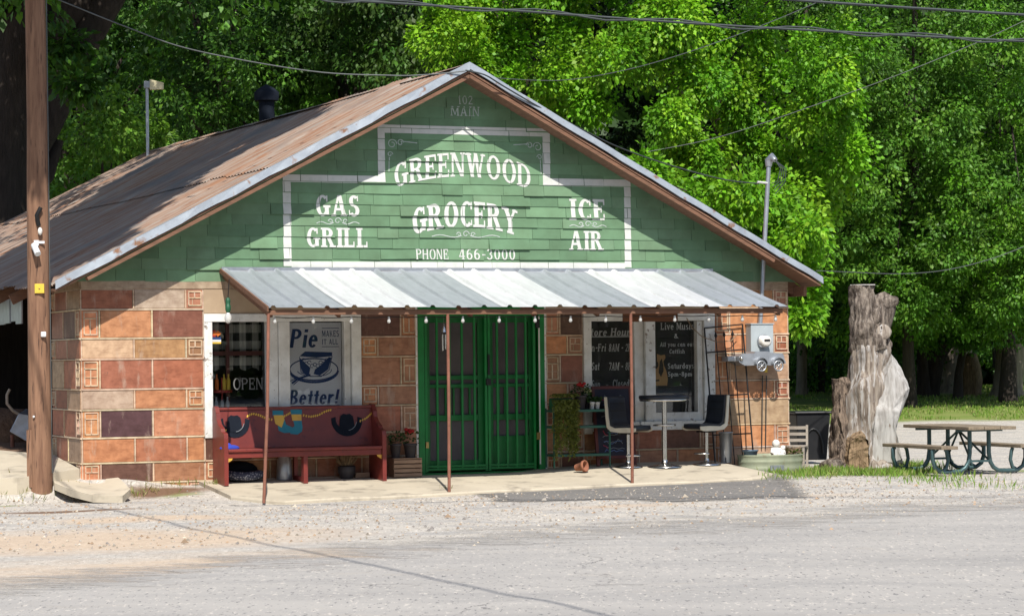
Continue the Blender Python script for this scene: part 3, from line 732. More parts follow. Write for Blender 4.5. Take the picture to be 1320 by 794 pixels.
for x0, x1, z0, z1, b0, b1, tw, r in cells:
    dz = rng.normal()*.004
    p = [(x0+.002, z0+dz), (x1-.002, z0+dz+rng.normal()*.003), (x1-.002, z1+.012), (x0+.002, z1+.012)]
    p = clip_line(clip_line(p, EL, nl_), RIDGE, nr_)
    if len(p) < 3: continue
    base = GP[rng.integers(4)]; k = 1+rng.normal()*.07; sg.tint = tuple(c*k for c in base)
    dep = lambda q: b1+(b0+tw*((q[0]-x0)/(x1-x0)-.5)*2-b1)*max(0, 1-(q[1]-z0)/(z1-z0))
    fr = [(q[0], -dep(q), q[1]) for q in p]; bk = [(q[0], -.001, q[1]) for q in p]; n = len(p)
    sg.add(fr+bk, [tuple(range(n))]+[(i, i+n, (i+1) % n+n, (i+1) % n) for i in range(n)])
sg.tint = (.03, .07, .035); sg.poly([(EL[0]+.3, .0, 2.63), (5.1, .0, 2.63), (RIDGE[0], .0, RIDGE[1]-.02)]); sg.tint = None
siding = sg.build('gable_siding', 'shingle', store)
def painted(polys, off=.0045):
    mb = MB()
    for pts, lay in polys:
        xa, xb = min(p[0] for p in pts), max(p[0] for p in pts); za, zb = min(p[1] for p in pts), max(p[1] for p in pts)
        for x0, x1, z0, z1, b0, b1, tw, r in cells:
            if x1 < xa or x0 > xb or z1 < za or z0 > zb: continue
            q = clip(clip(clip(clip(pts, 0, x0+.003, True), 0, x1-.003, False), 1, z0+.004, True), 1, z1-.001, False)
            if len(q) < 3: continue
            dep = lambda v: b1+(b0+tw*((v[0]-x0)/(x1-x0)-.5)*2-b1)*max(0, 1-(v[1]-z0)/(z1-z0))
            mb.poly([(v[0], -dep(v)-off-lay*.0004, v[1]) for v in q])
    return mb
def bx2(px0, py0, px1, py1):          # pixel box of a word -> x0,x1,z0,h
    a = fl(px0, (py0+py1)/2); b = fl(px1, (py0+py1)/2); c = fl((px0+px1)/2, py1); d = fl((px0+px1)/2, py0)
    return a[0], b[0], c[1], d[1]-c[1]
R4 = lambda a, b, c, d: ([(a, c), (b, c), (b, d), (a, d)], 0)
band = [R4(-2.56, -2.45, 2.82, 4.04), R4(2.42, 2.52, 2.82, 4.05), R4(-2.45, 2.42, 2.78, 2.885), R4(-2.45, -1.12, 3.94, 4.04), R4(1.19, 2.42, 3.945, 4.05), R4(-1.22, -1.12, 4.04, 4.74), R4(1.19, 1.3, 4.05, 4.73), R4(-1.12, 1.19, 4.625, 4.735)]
painted(band).build('sign_border', 'letter', siding)
def word(s, box, mat='letter', **kw):
    x0, x1, z0, h = bx2(*box); painted(text(s, x0, x1, z0, h, **kw)).build('lettering', mat, siding)
word('GREENWOOD', (508, 214, 685, 244), T=.2, t=.1, gap=.06, arch=.17, taper=.03)
word('GROCERY', (531, 271, 667, 304), T=.24, t=.12, gap=.06, arch=.12)
word('GAS', (407, 252, 464, 279), T=.23, t=.12); word('GRILL', (395, 294, 475, 319), T=.23, t=.12)
word('ICE', (734, 257, 781, 284), T=.23, t=.12); word('AIR', (734, 298, 777, 323), T=.23, t=.12)
word('PHONE', (536, 321, 578, 335), T=.17, t=.1, sf=.05); word('466-3000', (591, 321, 664, 335), T=.17, t=.1, gap=.14)
word('102', (590, 124, 609, 135), 'faded', T=.14, t=.1, gap=.14); word('MAIN', (581, 138, 618, 150), 'faded', T=.14, t=.09)
orn = []
def curl(cx, cz, r, turns, sg_=1, k=16, wd=.012):
    return stroke([(cx+sg_*r*(1-i/k*.7)*math.cos(turns*2*math.pi*i/k), cz+r*(1-i/k*.7)*math.sin(turns*2*math.pi*i/k)) for i in range(k+1)], wd)
for px, py, wd in ((435, 287, .3), (600, 304, .55), (757, 291, .28)):
    x, z = fl(px, py)
    for s_g in (-1, 1):
        orn += stroke([(x+s_g*(.06+wd*.8*i/8), z-.02*math.sin(i/8*math.pi*2)-.015*i/8) for i in range(9)], .012)
        orn += curl(x+s_g*.1, z+.015, .035, 1, s_g)
    orn += curl(x, z+.02, .05, 1.0)
for px, py, s_g in ((503, 184, 1), (694, 188, -1)):
    x, z = fl(px, py)
    orn += curl(x+s_g*.02, z-.02, .07, 1.3, s_g); orn += curl(x+s_g*.14, z, .05, 1.2, s_g); orn += curl(x-s_g*.01, z-.16, .04, 1.1, s_g)
    orn += stroke([(x+s_g*.15, z+.02), (x+s_g*.38, z)], .012); orn += stroke([(x-s_g*.02, z-.2), (x-s_g*.03, z-.4)], .012)
painted(orn).build('scrollwork', 'faded', siding)

# roof
def roof_side(name, R0, E0, R1, E1, pitch=.13, nseg=6, sheet_w=.66):
    R0, E0, R1, E1 = map(Vector, (R0, E0, R1, E1)); L = (R1-R0).length; ns = int(L/pitch)*nseg; nt = 10
    m = MB(); offs = {}
    up = (E0-R0).cross(R1-R0); up = up if up.z > 0 else -up; up.normalize()
    for part, (ta, tb, lift) in enumerate(((.47, 1.0, 0), (0, .485, .02))):
        vs = []
        for i in range(ns+1):
            s = i/ns; sh = int(s*L/sheet_w)
            for j in range(nt+1):
                t = ta+(tb-ta)*j/nt; 
                if part == 0 and j == nt: t += (offs.setdefault(sh, rng.normal()*.006))
                p = (R0*(1-s)+R1*s)*(1-t)+(E0*(1-s)+E1*s)*t
                h = .011*math.sin(2*math.pi*s*L/pitch)+lift+offs.setdefault((sh, 0), abs(rng.normal())*.008)+.012*math.sin(s*9+t*5)
                h -= .06*math.sin(math.pi*t)*max(0, math.sin(math.pi*(s-.25)/.75))
                vs.append(p+up*h)
        k = nt+1; m.add(vs, [(i*k+j, i*k+j+1, (i+1)*k+j+1, (i+1)*k+j) for i in range(ns) for j in range(nt)], True)
    return m, up
R0, R1 = (-.07, -.5, 5.51), (-.8, 14.2, 5.49)
EL0, EL1 = (-5.70, -.5, 2.565), (-6.6, 14.2, 2.62); ER0, ER1 = (5.27, -.5, 2.64), (4.9, 14.2, 2.6)
ml, upl = roof_side('roof', R0, EL0, R1, EL1); mr, upr = roof_side('roof', R0, ER0, R1, ER1)
mm = MB(); mm.add(ml.v, ml.f, True); mm.add(mr.v, mr.f, True)
roof = mm.build('roof', 'roof', store)
def lerp(a, b, t): return Vector(a)*(1-t)+Vector(b)*t
fl_m = MB()
for A, B, hgt in ((R0, EL0, .1), (R0, ER0, .085)):        # flashing along the rakes: a folded strip, a little wavy
    k = 24; rows = []
    for i in range(k+1):
        p = lerp(A, B, i/k*1.004); wv = .008*math.sin(i*1.7)+rng.normal()*.003
        rows.append([p+Vector((0, .16, .045)), p+Vector((0, -.022, .05+wv*.5)), p+Vector((0, -.032+wv*.4, .04-hgt+wv)), p+Vector((0, -.012, .035-hgt+wv))])
    vs = [q for r in rows for q in r]; fl_m.add(vs, [(i*4+j, i*4+j+1, (i+1)*4+j+1, (i+1)*4+j) for i in range(k) for j in range(3)])
fl_m.build('rake_flashing', 'flash', roof)
sm = MB()
dn = Vector((0, 0, -.065))
for A, B, A1, B1 in ((R0, EL0, R1, EL1), (R0, ER0, R1, ER1)):
    a, b = Vector(A)+dn, Vector(B)+dn
    a1, b1 = lerp(A, A1, .036)+dn, lerp(B, B1, .036)+dn
    t3 = Vector((0, 0, -.03)); vs = [a, b, b1, a1, a+t3, b+t3, b1+t3, a1+t3]
    sm.add(vs, [(0, 1, 2, 3), (4, 7, 6, 5), (0, 4, 5, 1), (1, 5, 6, 2), (2, 6, 7, 3), (3, 7, 4, 0)])
sm.build('soffit', 'soffit', roof)
bb = MB()
for B, A in ((lerp(R0, ER0, .0), lerp(R0, ER0, .86)), (lerp(R0, EL0, .0), lerp(R0, EL0, .93))): bb.bar(A+Vector((0, .05, -.14)), B+Vector((0, .05, -.14)), .045, .13, (0, 1, 0))
bb.build('barge_board', 'fascia', roof)
cp = MB(); prev = None; rows = []
for i in range(31):
    p = lerp(R0, R1, i/30); z = .03+rng.normal()*.004
    rows.append([p+Vector((-.2, 0, -.07+z)), p+Vector((0, 0, z)), p+Vector((.2, 0, -.07+z))])
cp.add([q for r in rows for q in r], [(i*3+j, i*3+j+1, (i+1)*3+j+1, (i+1)*3+j) for i in range(30) for j in range(2)])
cp.build('ridge_cap', 'roof', roof)
for y in (.9, 1.9, 2.9, 3.9, 4.9, 6):
    e = lerp(EL0, EL1, (y+.5)/14.7)+Vector((.03, 0, -.15)); MB().bar(e, e+Vector((1.4, 0, .72)), .05, .14).build('rafter_tail', 'fascia', roof)
e = Vector((5.15, .03, 2.5)); MB().bar(e, e+Vector((-.5, 0, .27)), .05, .16).build('rafter_tail', 'fascia', roof)
MB().bar(Vector((5.12, -.3, 2.48)), Vector((5.12, 2, 2.48)), .05, .14).build('eave_beam', 'fascia', roof)
# open shed bay under the left eave
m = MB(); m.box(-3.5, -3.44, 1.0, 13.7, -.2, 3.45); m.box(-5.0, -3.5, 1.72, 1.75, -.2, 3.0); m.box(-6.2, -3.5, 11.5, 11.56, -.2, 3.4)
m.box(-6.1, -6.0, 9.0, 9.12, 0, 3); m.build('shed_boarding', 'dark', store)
m = MB()
for i in range(12): m.box(-5.62+.012*(i % 2), -5.60+.012*(i % 2), 2.2+i*.42, 2.2+(i+1)*.42-.01, 2.12+rng.normal()*.02, 2.5)
m.build('eave_panel', 'galv', store)

# windows
def window(X0, X1, Z0, Z1, members, panes, mat_of):
    fr = None
    for i, (a, b, c, d, pr, mt) in enumerate(members):
        mb = MB().box(a, b, -pr, .06, c, d)
        if i == 0: fr = mb.build('window', mt, store, .006)
        else: mb.build('frame', mt, fr, .006)
    for a, b, c, d, y in panes: MB().box(a, b, y, y+.006, c, d).build('pane', 'glass', fr)
    il = MB()                                                # painted reveals
    for a, b, c, d, y in panes:
        il.box(a-.02, a-.001, -.001, y+.02, c, d); il.box(b+.001, b+.02, -.001, y+.02, c, d); il.box(a, b, -.001, y+.02, d+.001, d+.02)
    il.build('reveal', mat_of, fr)
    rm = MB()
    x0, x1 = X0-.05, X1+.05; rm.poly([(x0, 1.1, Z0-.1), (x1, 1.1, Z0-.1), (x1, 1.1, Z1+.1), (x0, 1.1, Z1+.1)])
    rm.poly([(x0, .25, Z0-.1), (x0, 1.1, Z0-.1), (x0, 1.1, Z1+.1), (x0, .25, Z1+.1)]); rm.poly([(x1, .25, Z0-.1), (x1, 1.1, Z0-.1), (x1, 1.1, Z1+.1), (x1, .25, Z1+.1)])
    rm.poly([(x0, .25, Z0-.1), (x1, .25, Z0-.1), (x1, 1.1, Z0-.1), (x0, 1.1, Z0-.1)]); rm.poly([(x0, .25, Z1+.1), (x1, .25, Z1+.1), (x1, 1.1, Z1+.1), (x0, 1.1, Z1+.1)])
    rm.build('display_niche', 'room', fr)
    return fr
X = lambda px, py=470: fl(px, py)[0]
g1 = (X(273.5), X(344)); g2 = (X(373), X(444)); 
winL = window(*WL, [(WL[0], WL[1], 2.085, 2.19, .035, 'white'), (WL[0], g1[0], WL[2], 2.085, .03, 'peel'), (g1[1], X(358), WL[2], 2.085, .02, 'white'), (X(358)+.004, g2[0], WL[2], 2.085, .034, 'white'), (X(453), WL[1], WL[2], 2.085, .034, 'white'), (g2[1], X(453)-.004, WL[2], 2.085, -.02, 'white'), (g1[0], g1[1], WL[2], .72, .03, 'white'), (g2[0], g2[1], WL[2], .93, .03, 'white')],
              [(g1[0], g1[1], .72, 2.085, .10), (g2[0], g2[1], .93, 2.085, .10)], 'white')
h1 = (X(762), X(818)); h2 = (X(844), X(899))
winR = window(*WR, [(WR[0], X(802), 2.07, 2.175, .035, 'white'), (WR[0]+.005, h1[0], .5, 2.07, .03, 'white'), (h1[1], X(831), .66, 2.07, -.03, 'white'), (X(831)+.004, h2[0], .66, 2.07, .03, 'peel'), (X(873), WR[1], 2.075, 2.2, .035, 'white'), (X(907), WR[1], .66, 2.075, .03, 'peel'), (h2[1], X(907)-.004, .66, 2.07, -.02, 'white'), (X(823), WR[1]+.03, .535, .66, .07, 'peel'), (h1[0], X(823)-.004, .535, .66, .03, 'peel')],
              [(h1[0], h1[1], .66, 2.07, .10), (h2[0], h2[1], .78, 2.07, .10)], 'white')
MB().box(h2[0], h2[1], -.02, .1, .661, .778).build('sill', 'peel', winR)
MB().box(X(802)+.004, X(873)-.004, -.04, .03, 2.06, 2.2).build('head_board', 'brownboard', winR, .006)

# door: screen doors behind a barred gate
door = MB()
D0, D1, DZ, DT = -.68, 1.18, .0, 2.28
for a, b, c, d in ((D0, D0+.09, DZ, DT), (D1-.09, D1, DZ, DT), (D0+.09, D1-.09, 2.2, DT)): door.box(a, b, -.03, .16, c, d)
door = door.build('door', 'green', store, .005)
for a in (D0-.03, D1+.002): MB().box(a, a+.028, -.02, .02, 0, DT).build('door_trim', 'white', door)
MB().box(D0+.09, D1-.09, .12, .125, .02, 2.2).build('insect_screen', 'screen', door)
sd = MB()
mid = X(628); 
for a, b, solid in ((D0+.1, mid-.012, 0), (mid+.012, D1-.1, 1)):
    for p, q in ((a, a+.1), (b-.1, b)): sd.box(p, q, .07, .11, .03, 2.19)
    for p, q in ((.03, .18 if not solid else .5), (.72, .8), (1.28, 1.34), (1.17, 1.22), (2.06, 2.19)): sd.box(a+.1, b-.1, .072, .108, p, q)
    for i in range(1, 6):
        x = a+.1+(b-a-.2)*i/6
        if solid and i in (3,): continue
        sd.box(x-.012, x+.012, .075, .105, .8, 1.17)
sd.build('screen_door', 'greenw', door, .004)
gt = MB()
for a, b in ((D0+.1, mid-.006), (mid+.006, D1-.13)):
    for p in (a, b-.035): gt.box(p, p+.035, -.012, .025, .03, 2.19)
    for p in (.05, .09+.0, 2.15): gt.box(a+.035, b-.035, -.01, .02, p, p+.03)
    for i in range(1, 5):
        x = a+(b-a)*i/5; gt.box(x-.014, x+.014, -.008, .016, .08, 2.15)
gt.build('barred_gate', 'green', door)
hd = MB(); hd.box(mid+.0, mid+.03, -.03, -.013, 1.34, 1.62); hd.box(mid-.03, mid+.04, -.045, -.013, 1.2, 1.29); hd.build('lock', 'black', door)
hg = MB(); xh = D1-.13
hg.box(xh, xh+.06, -.035, -.01, 1.98, 2.1); hg.build('hinge', 'black', door)
MB().box(xh, xh+.05, -.035, -.01, .44, .54).build('brass_plate', 'brass', door); MB().box(D0+.1, D0+.14, -.035, -.012, .36, .44).build('brass_plate', 'brass', door)
MB().box(xh+.04, xh+.06, -.032, -.02, .1, 2.15).build('weather_strip', 'white', door)
MB().box(D0, D1, -.09, .2, -.03, .018).build('threshold', 'greenw', door)

# awning
aw = thing('awning', 'corrugated metal awning of bright and dull sheets on thin rusty posts', 'awning', 0, 0, 0)
AX0, AX1, AO, AZ0, AZ1 = -3.42, 3.78, 2.17, 2.775, 2.215
seams = [AX0, X(382, 350), X(475, 350), X(565, 350), X(650, 350), X(735, 350), X(815, 350), X(865, 350), AX1]
seams = [AX0]+[AX0+1.05*i-.05 for i in range(1, 7)]+[AX1]
kinds = ['sheet_dull', 'sheet_bright', 'sheet_dull', 'sheet_bright', 'sheet_dull', 'sheet_bright', 'sheet_dull']
for i in range(7):
    xa, xb = seams[i], seams[i+1]; lift = .004+.003*(i % 2); prof = []
    x = xa-.02
    k0 = math.ceil((xa-AX0-.02)/.35)
    ribs = [AX0+.05+.35*k for k in range(22)]
    xs_ = sorted({xa-.01, xb+.02}|{q+d for q in ribs for d in (-.04, -.017, .017, .04) if xa-.01 < q+d < xb+.02})
    def ph(x):
        for q in ribs:
            d = abs(x-q)
            if d <= .018: return .028
            if d < .041: return .0
        return 0
    prof = [(x, ph(x)) for x in xs_]
    m = MB(); rows = []
    endj = rng.normal()*.012
    for j in range(6):
        t = j/5; o = -.02+(AO+.06+endj+.02)*t; z = AZ0+(AZ1-AZ0)*t+lift-.014*math.sin(math.pi*t)
        rows.append([(x, -o, z+h+.003*math.sin(x*7+j)) for x, h in prof])
    k = len(prof); m.add([p for r in rows for p in r], [(j*k+q, j*k+q+1, (j+1)*k+q+1, (j+1)*k+q) for j in range(5) for q in range(k-1)])
    m.build('roof_sheet', kinds[i], aw)
m = MB(); m.box(AX0+.02, AX1-.02, -AO, -AO+.045, AZ1-.085, AZ1-.02); m.build('fascia_beam', 'fascia', aw, .004)
m = MB()
for x in np.linspace(AX0+.05, AX1-.05, 9): m.bar((x, 0, AZ0-.075), (x, -AO+.05, AZ1-.07), .045, .09)
m.bar((AX0+.02, -.03, AZ0-.06), (AX1-.02, -.03, AZ0-.06), .05, .09); m.bar((AX0+.06, -1.1, 2.44), (AX1-.06, -1.1, 2.44), .07, .03)
m.build('rafter', 'fascia', aw)
m = MB(); m.bar((AX0-.012, 0, AZ0-.012), (AX0-.012, -AO-.03, AZ1-.012), .022, .06); m.build('edge_trim', 'fascia', aw)
m = MB().box(AX0, AX1, -.05, -.036, AZ0-.02, AZ0+.03); m.build('wall_flashing', 'galv', aw)
for px, py, lean in ((340, 642, -.07), (579, 634, .01), (815, 622, .01)):
    u, z = fl(px, py, AO-.02); tu = fl((346, 577, 813)[(340, 579, 815).index(px)], 403, AO-.02)[0]
    bend = .02 if px == 340 else .006
    MB().tube([(u, -AO+.02, z-.06), (u+(tu-u)*.45+bend, -AO+.02, (z+AZ1)/2-.1), (tu, -AO+.02, AZ1-.06)], .021, 10).build('post', 'rustpost', aw)

# ------------------------------------------------------------ things on the porch
def base_at(px, py, mo=.1):
    u, o, z = on_ground(px, py, slab_z)
    if o < mo: o = mo; u = fl(px, py, mo)[0]; z = slab_z(u, mo)
    return u, o, z
# window pictures
def poster(name, label, cat, u, y, z, rz=0, group=None): return thing(name, label, cat, u, -y, z, rz, group)
gx = (g2[0]+g2[1])/2
pp = poster('poster', 'pale window poster with navy lettering about pie and a slice on a plate', 'poster', gx, .12, .97)
pw, phh = g2[1]-g2[0], 1.1
MB().box(-pw/2+.004, pw/2-.004, 0, .01, -.02, phh).build('sheet', 'posterw', pp)
def PX(px, py): a = fl(px, py, -.12); return a[0]-gx, a[1]-.97
def pbox(a, b, c, d): x0, _ = PX(a, (b+d)/2); x1, _ = PX(c, (b+d)/2); xm = (a+c)/2; z0 = PX(xm, d)[1]; z1 = PX(xm, b)[1]; return x0, x1, z0, z1-z0
m = MB()
SC = dict(T=.23, t=.12, sf=0)
flat(m, text('Pie', *pbox(375, 424, 411, 448), shear=.16, gap=.05, **SC), -.003)
flat(m, text('MAKES', *pbox(415, 426, 437, 434), T=.17, t=.12, sf=0), -.003); flat(m, text('IT ALL', *pbox(415, 437, 436, 444), T=.17, t=.12, sf=0), -.003)
flat(m, text('Better!', *pbox(374, 502, 437, 521), shear=.16, gap=.04, **SC), -.003)
for a, b, c, d in ((415, 422.6, 437, 423.4), (415, 446.4, 437, 447.2), (374, 522.5, 438, 523.6)):
    x0, x1, z0, h = pbox(a, b, c, d); m.poly([(x0, -.003, z0), (x1, -.003, z0), (x1, -.003, z0+h), (x0, -.003, z0+h)])
m.build('lettering', 'posterb', pp)
m = MB()
def ell(cx, cy, rx, ry, a0=0, a1=360, k=28): return [PX(cx+rx*math.cos(math.radians(a0+(a1-a0)*i/k)), cy-ry*math.sin(math.radians(a0+(a1-a0)*i/k))) for i in range(k+1)]
flat(m, stroke(ell(404.5, 476, 31, 14), .016), -.003); flat(m, stroke(ell(404.5, 477.5, 31, 15, 180, 360), .03), -.0038); flat(m, stroke(ell(405, 477, 22, 8, 190, 370), .01), -.0034)
P_ = lambda *q: [PX(*p) for p in q]
flat(m, [(P_((386, 459), (393, 453), (428, 454), (428, 459), (408, 461)), 0)], -.0045)
flat(m, [(P_((386, 461), (400, 474), (398, 484), (390, 480), (387, 472)), 0), (P_((424, 460), (427, 461), (423, 476), (412, 484), (404, 482), (406, 476), (414, 470)), 0)], -.0045)
for k in range(9):
    cx, cy = 391+k*3.7, 470-2.4*abs(k-4)*.6+3*(k % 2); flat(m, stroke(ell(cx, cy, 2.4, 2.2, 0, 300, 8), .009), -.0055)
flat(m, stroke(P_((386, 460), (388, 480), (400, 485), (414, 485), (424, 477), (428, 459)), .011), -.005)
flat(m, stroke(P_((376, 494), (384, 488), (400, 483)), .026), -.006); flat(m, stroke(P_((374, 491), (383, 487)), .012), -.0065); flat(m, stroke(P_((378, 496), (385, 490)), .012), -.0068)
m.build('pie_picture', 'posterb', pp)
# hours board and music board
def board(label, px0, px1, ya, yb, ref): 
    x0, x1 = X(px0), X(px1); t = poster('window_sign', label, 'sign', (x0+x1)/2, .125, ya)
    MB().box(-(x1-x0)/2, (x1-x0)/2, 0, .01, 0, yb-ya).build('panel', 'panel', t)
    return t, (x0+x1)/2, ya
hb, hx, hz = board('black window sign with white opening hours beside the green shelf', 752, 827, .73, 2.08, 0)
def tx(parent, ox, oz, words, mat='ink'):
    m = MB()
    for s, a, b, c, d, kw in words:
        p0 = fl(a, (b+d)/2, -.12); p1 = fl(c, (b+d)/2, -.12); z0 = fl((a+c)/2, d, -.12)[1]; z1 = fl((a+c)/2, b, -.12)[1]
        K = dict(T=.2, t=.13, sf=.07); K.update(kw)
        flat(m, text(s, p0[0]-ox, p1[0]-ox, z0-oz, z1-z0, **K), -.004)
    return m.build('lettering', mat, parent)
tx(hb, hx, hz, [('Store Hours', 755, 423, 818, 433, dict(shear=.14)), ('Mon-Fri', 752, 443, 781.5, 453, dict(shear=.1)), ('8AM - 2PM', 785, 443, 819, 453, dict(shear=.1)), ('Sat', 763, 467, 773, 477, dict(shear=.1)), ('7AM - 8PM', 785, 467, 819, 477, dict(shear=.1)), ('Sun', 763, 490, 774, 500, dict(shear=.1)), ('Closed', 790, 489, 811.5, 499, dict(shear=.1))])
m = MB(); a = fl(762, 434.8, -.12); b = fl(818, 434.4, -.12); m.poly([(a[0]-hx, -.004, a[1]-hz), (b[0]-hx, -.004, b[1]-hz), (b[0]-hx, -.004, b[1]-hz+.014), (a[0]-hx, -.004, a[1]-hz+.014)]); m.build('underline', 'ink', hb)
mbd, mx, mz = board('black window sign with a guitar announcing live music and catfish', 840, 901, .79, 2.08, 0)
tx(mbd, mx, mz, [('Live Music', 852, 416, 895, 425, {}), ('&', 869, 430, 875, 436, {}), ('All you can eat', 851, 441, 895, 446.5, dict(shear=.1)), ('Catfish', 863, 450, 883, 455.5, dict(shear=.1)), ('Saturdays', 861, 468, 894.5, 475, {}), ('5pm-8pm', 861, 479, 892.5, 485, {})])
tx(mbd, mx, mz, [('- - - - -', 850, 503, 894, 506, {})], 'gpot')
G_ = lambda pts: [(fl(a, b, -.12)[0]-mx, fl(a, b, -.12)[1]-mz) for a, b in pts]
m = MB(); body = [(838, 497), (838, 450), (843, 449), (846.5, 456), (852, 458), (857, 457), (858, 461), (855, 466), (856, 471), (859, 478), (861, 488), (860, 497)]
flat(m, [(G_(body), 0)], -.003); m.build('guitar_body', 'guitar', mbd)
m = MB(); flat(m, [(G_([(844.5+4.5*math.cos(q/12*6.283), 470+5.5*math.sin(q/12*6.283)) for q in range(12)]), 0), (G_([(850.5, 466), (853, 462), (855, 470), (855.5, 478), (852, 486), (849, 480)]), 1), (G_([(842, 418), (846, 418), (847, 465), (842.5, 465)]), 2), (G_([(841, 490), (850, 489), (850, 491), (841, 492)]), 3)], -.0045); m.build('guitar_trim', 'gdark', mbd)
# left window: OPEN, sticker, curtain, rack
osn = poster('open_sign', 'grey OPEN lettering on the dark left window pane', 'sign', X(322), .094, fl(322, 502)[1])
m = MB(); a, b = X(303), X(342); z0 = fl(322, 502, -.09)[1]; z1 = fl(322, 487, -.09)[1]
flat(m, text('OPEN', a-X(322), b-X(322), z0-fl(322, 502)[1], z1-z0, T=.14, t=.09, sf=.05), 0); m.build('lettering', 'chalkpale' if 'chalkpale' in MT else 'ink', osn)
st = poster('card_sticker', 'small orange and blue payment sticker in the window corner', 'sticker', X(283), .094, fl(283, 439)[1])
def flatbox(mt, x0, x1, z0, z1, par, y=0, nm='patch'): return MB().poly([(x0, y, z0), (x1, y, z0), (x1, y, z1), (x0, y, z1)]).build(nm, mt, par)
flatbox('red', -.085, -.02, .05, .14, st, 0, 'red_field')
MB().poly([(-.055, -.001, .075), (.0, -.001, .075), (.0, -.001, .05), (.055, -.001, .095), (.0, -.001, .14), (.0, -.001, .115), (-.055, -.001, .115)]).build('arrow', 'orange', st)
flatbox('posterb', -.085, .05, .015, .045, st, 0, 'blue_band'); flatbox('tagw', -.085, .05, -.015, .013, st, 0, 'white_band'); flatbox('tagy', -.085, .05, -.04, -.017, st, 0, 'yellow_band')
ct = poster('curtain', 'black and white gingham curtain behind the left window', 'curtain', (g1[0]+g1[1])/2, .34, 1.4)
m = MB(); cw = (g1[1]-g1[0])/2+.02; k = 80; v0 = []; 
for i in range(k+1):
    x = -cw+2*cw*i/k; y = .03*math.sin(i*.75)+.01*math.sin(i*1.9); v0 += [(x, y, .06+.02*math.sin(i*.3)), (x, y*.6, .72)]
m.add(v0, [(2*i, 2*i+2, 2*i+3, 2*i+1) for i in range(k)], True); m.build('cloth', 'gingham', ct)
lat = poster('inner_sash', 'red brown inner sash bars in front of the gingham curtain', 'sash', (g1[0]+g1[1])/2, .2, 1.4)
MB().box(-.13, -.08, 0, .03, -.6, .68).build('upright', 'mahog', lat); MB().box(-cw, cw, .004, .026, .24, .3).build('crossbar', 'mahog', lat)
rk = poster('bottle_rack', 'little red two tier rack of bottles inside the left window', 'rack', X(291), .2, .73)
for z in (.12, .42): MB().lathe([(.14, 0), (.14, .035)], 16, (0, 0, z), None, 1, .5).build('shelf', 'red', rk)
for i, (x, z) in enumerate(((-.08, .155), (.0, .155), (.075, .155), (-.07, .455), (.03, .455), (.09, .455))):
    MB().lathe([(.027, 0), (.027, .13), (.011, .17), (.011, .21)], 10, (x, 0, z)).build('bottle', 'wpot' if i < 3 else 'orange' if i == 3 else 'tagy', rk)
MB().tube([(0, 0, 0), (0, 0, .62)], .012, 8).build('stem', 'red', rk)

# church pew
BO = .64
bu0, bu1 = fl(289, 622, BO)[0], fl(498, 618, BO)[0]
bzm = slab_z(-2, BO)
bench = thing('church_pew', 'dark red wooden pew painted with cowboy hats, boots and a rope', 'bench', (bu0+bu1)/2, .1, bzm)
hw = (bu1-bu0)/2; SH = fl(300, 579, BO)[1]-bzm; BT = fl(300, 529, .2)[1]-bzm
prof = [(0, 0), (-.56, 0), (-.56, SH+.14), (-.55, SH+.2), (-.49, SH+.22), (-.43, SH+.22), (-.40, SH+.27), (-.34, SH+.29), (-.27, SH+.32), (-.21, SH+.38), (-.19, SH+.46), (-.17, BT-.02), (-.12, BT+.05), (-.03, BT+.06), (0, BT+.02)]
for a in (-hw, hw-.055): MB().prism(prof, a, a+.055, 'x').build('end_panel', 'bench', bench, .006)
MB().box(-.03, .03, -.53, -.42, 0, SH-.045).box(-.025, .025, -.42, -.06, .02, .09).box(-.025, .025, -.1, -.03, 0, SH-.045).build('leg', 'bench', bench, .005)
MB().box(-hw+.058, hw-.058, -.56, -.06, SH-.04, SH).build('seat', 'bench', bench, .008)
MB().box(-hw+.058, hw-.058, -.535, -.51, SH-.115, SH-.043).build('apron', 'bench', bench, .004)
bk = MB(); th_ = .09
bk.poly([(-hw+.058, -.17, SH+.003), (hw-.058, -.17, SH+.003), (hw-.058, -.105, BT), (-hw+.058, -.105, BT)])
bk.add([(-hw+.058, -.135, SH), (hw-.058, -.135, SH), (hw-.058, -.07, BT), (-hw+.058, -.07, BT)], [(0, 3, 2, 1)]); bk.poly([(-hw+.058, -.105, BT), (hw-.058, -.105, BT), (hw-.058, -.07, BT), (-hw+.058, -.07, BT)])
bk.build('backrest', 'bench', bench)
MB().box(-hw+.05, hw-.05, -.125, -.055, BT+.002, BT+.04).build('top_rail', 'bench', bench, .008)
bc = (bu0+bu1)/2
def BP(px, py):                     # a point on the slanted back
    x, z = fl(px, py, .24); z -= bzm; t = (z-SH)/(BT-SH); return (x-bc, -.17+.065*t-.004, z)
def decal(name, mat, polys, st=0):
    m = MB()
    for i, p in enumerate(polys): m.poly([(q[0], q[1]-.0008*(i+st), q[2]) for q in (BP(*a) for a in p)])
    return m.build(name, mat, bench)
def hat(cx, cy, s=1):
    k = 12; out_ = [(cx+20*math.cos(math.pi*(1+i/k)), cy-5+(-2 if i in (0, k) else 0)-(20 if 0 else 21)*math.sin(math.pi*(1+i/k))) for i in range(k+1)]
    inn = [(cx+14*math.cos(math.pi*(1+i/k)), cy-6+(-3 if i in (0, k) else 0)-13*math.sin(math.pi*(1+i/k))) for i in range(k+1)]
    decal('painted_hat', 'hat', [[out_[i], out_[i+1], inn[i+1], inn[i]] for i in range(k)]+[[(cx-9, cy-5), (cx-8, cy-10), (cx-4, cy-13), (cx, cy-12), (cx+4, cy-13), (cx+8, cy-10), (cx+9, cy-5), (cx+10, cy+4), (cx+4, cy+9), (cx-4, cy+9), (cx-10, cy+3)]])
hat(302, 548); hat(447, 546)
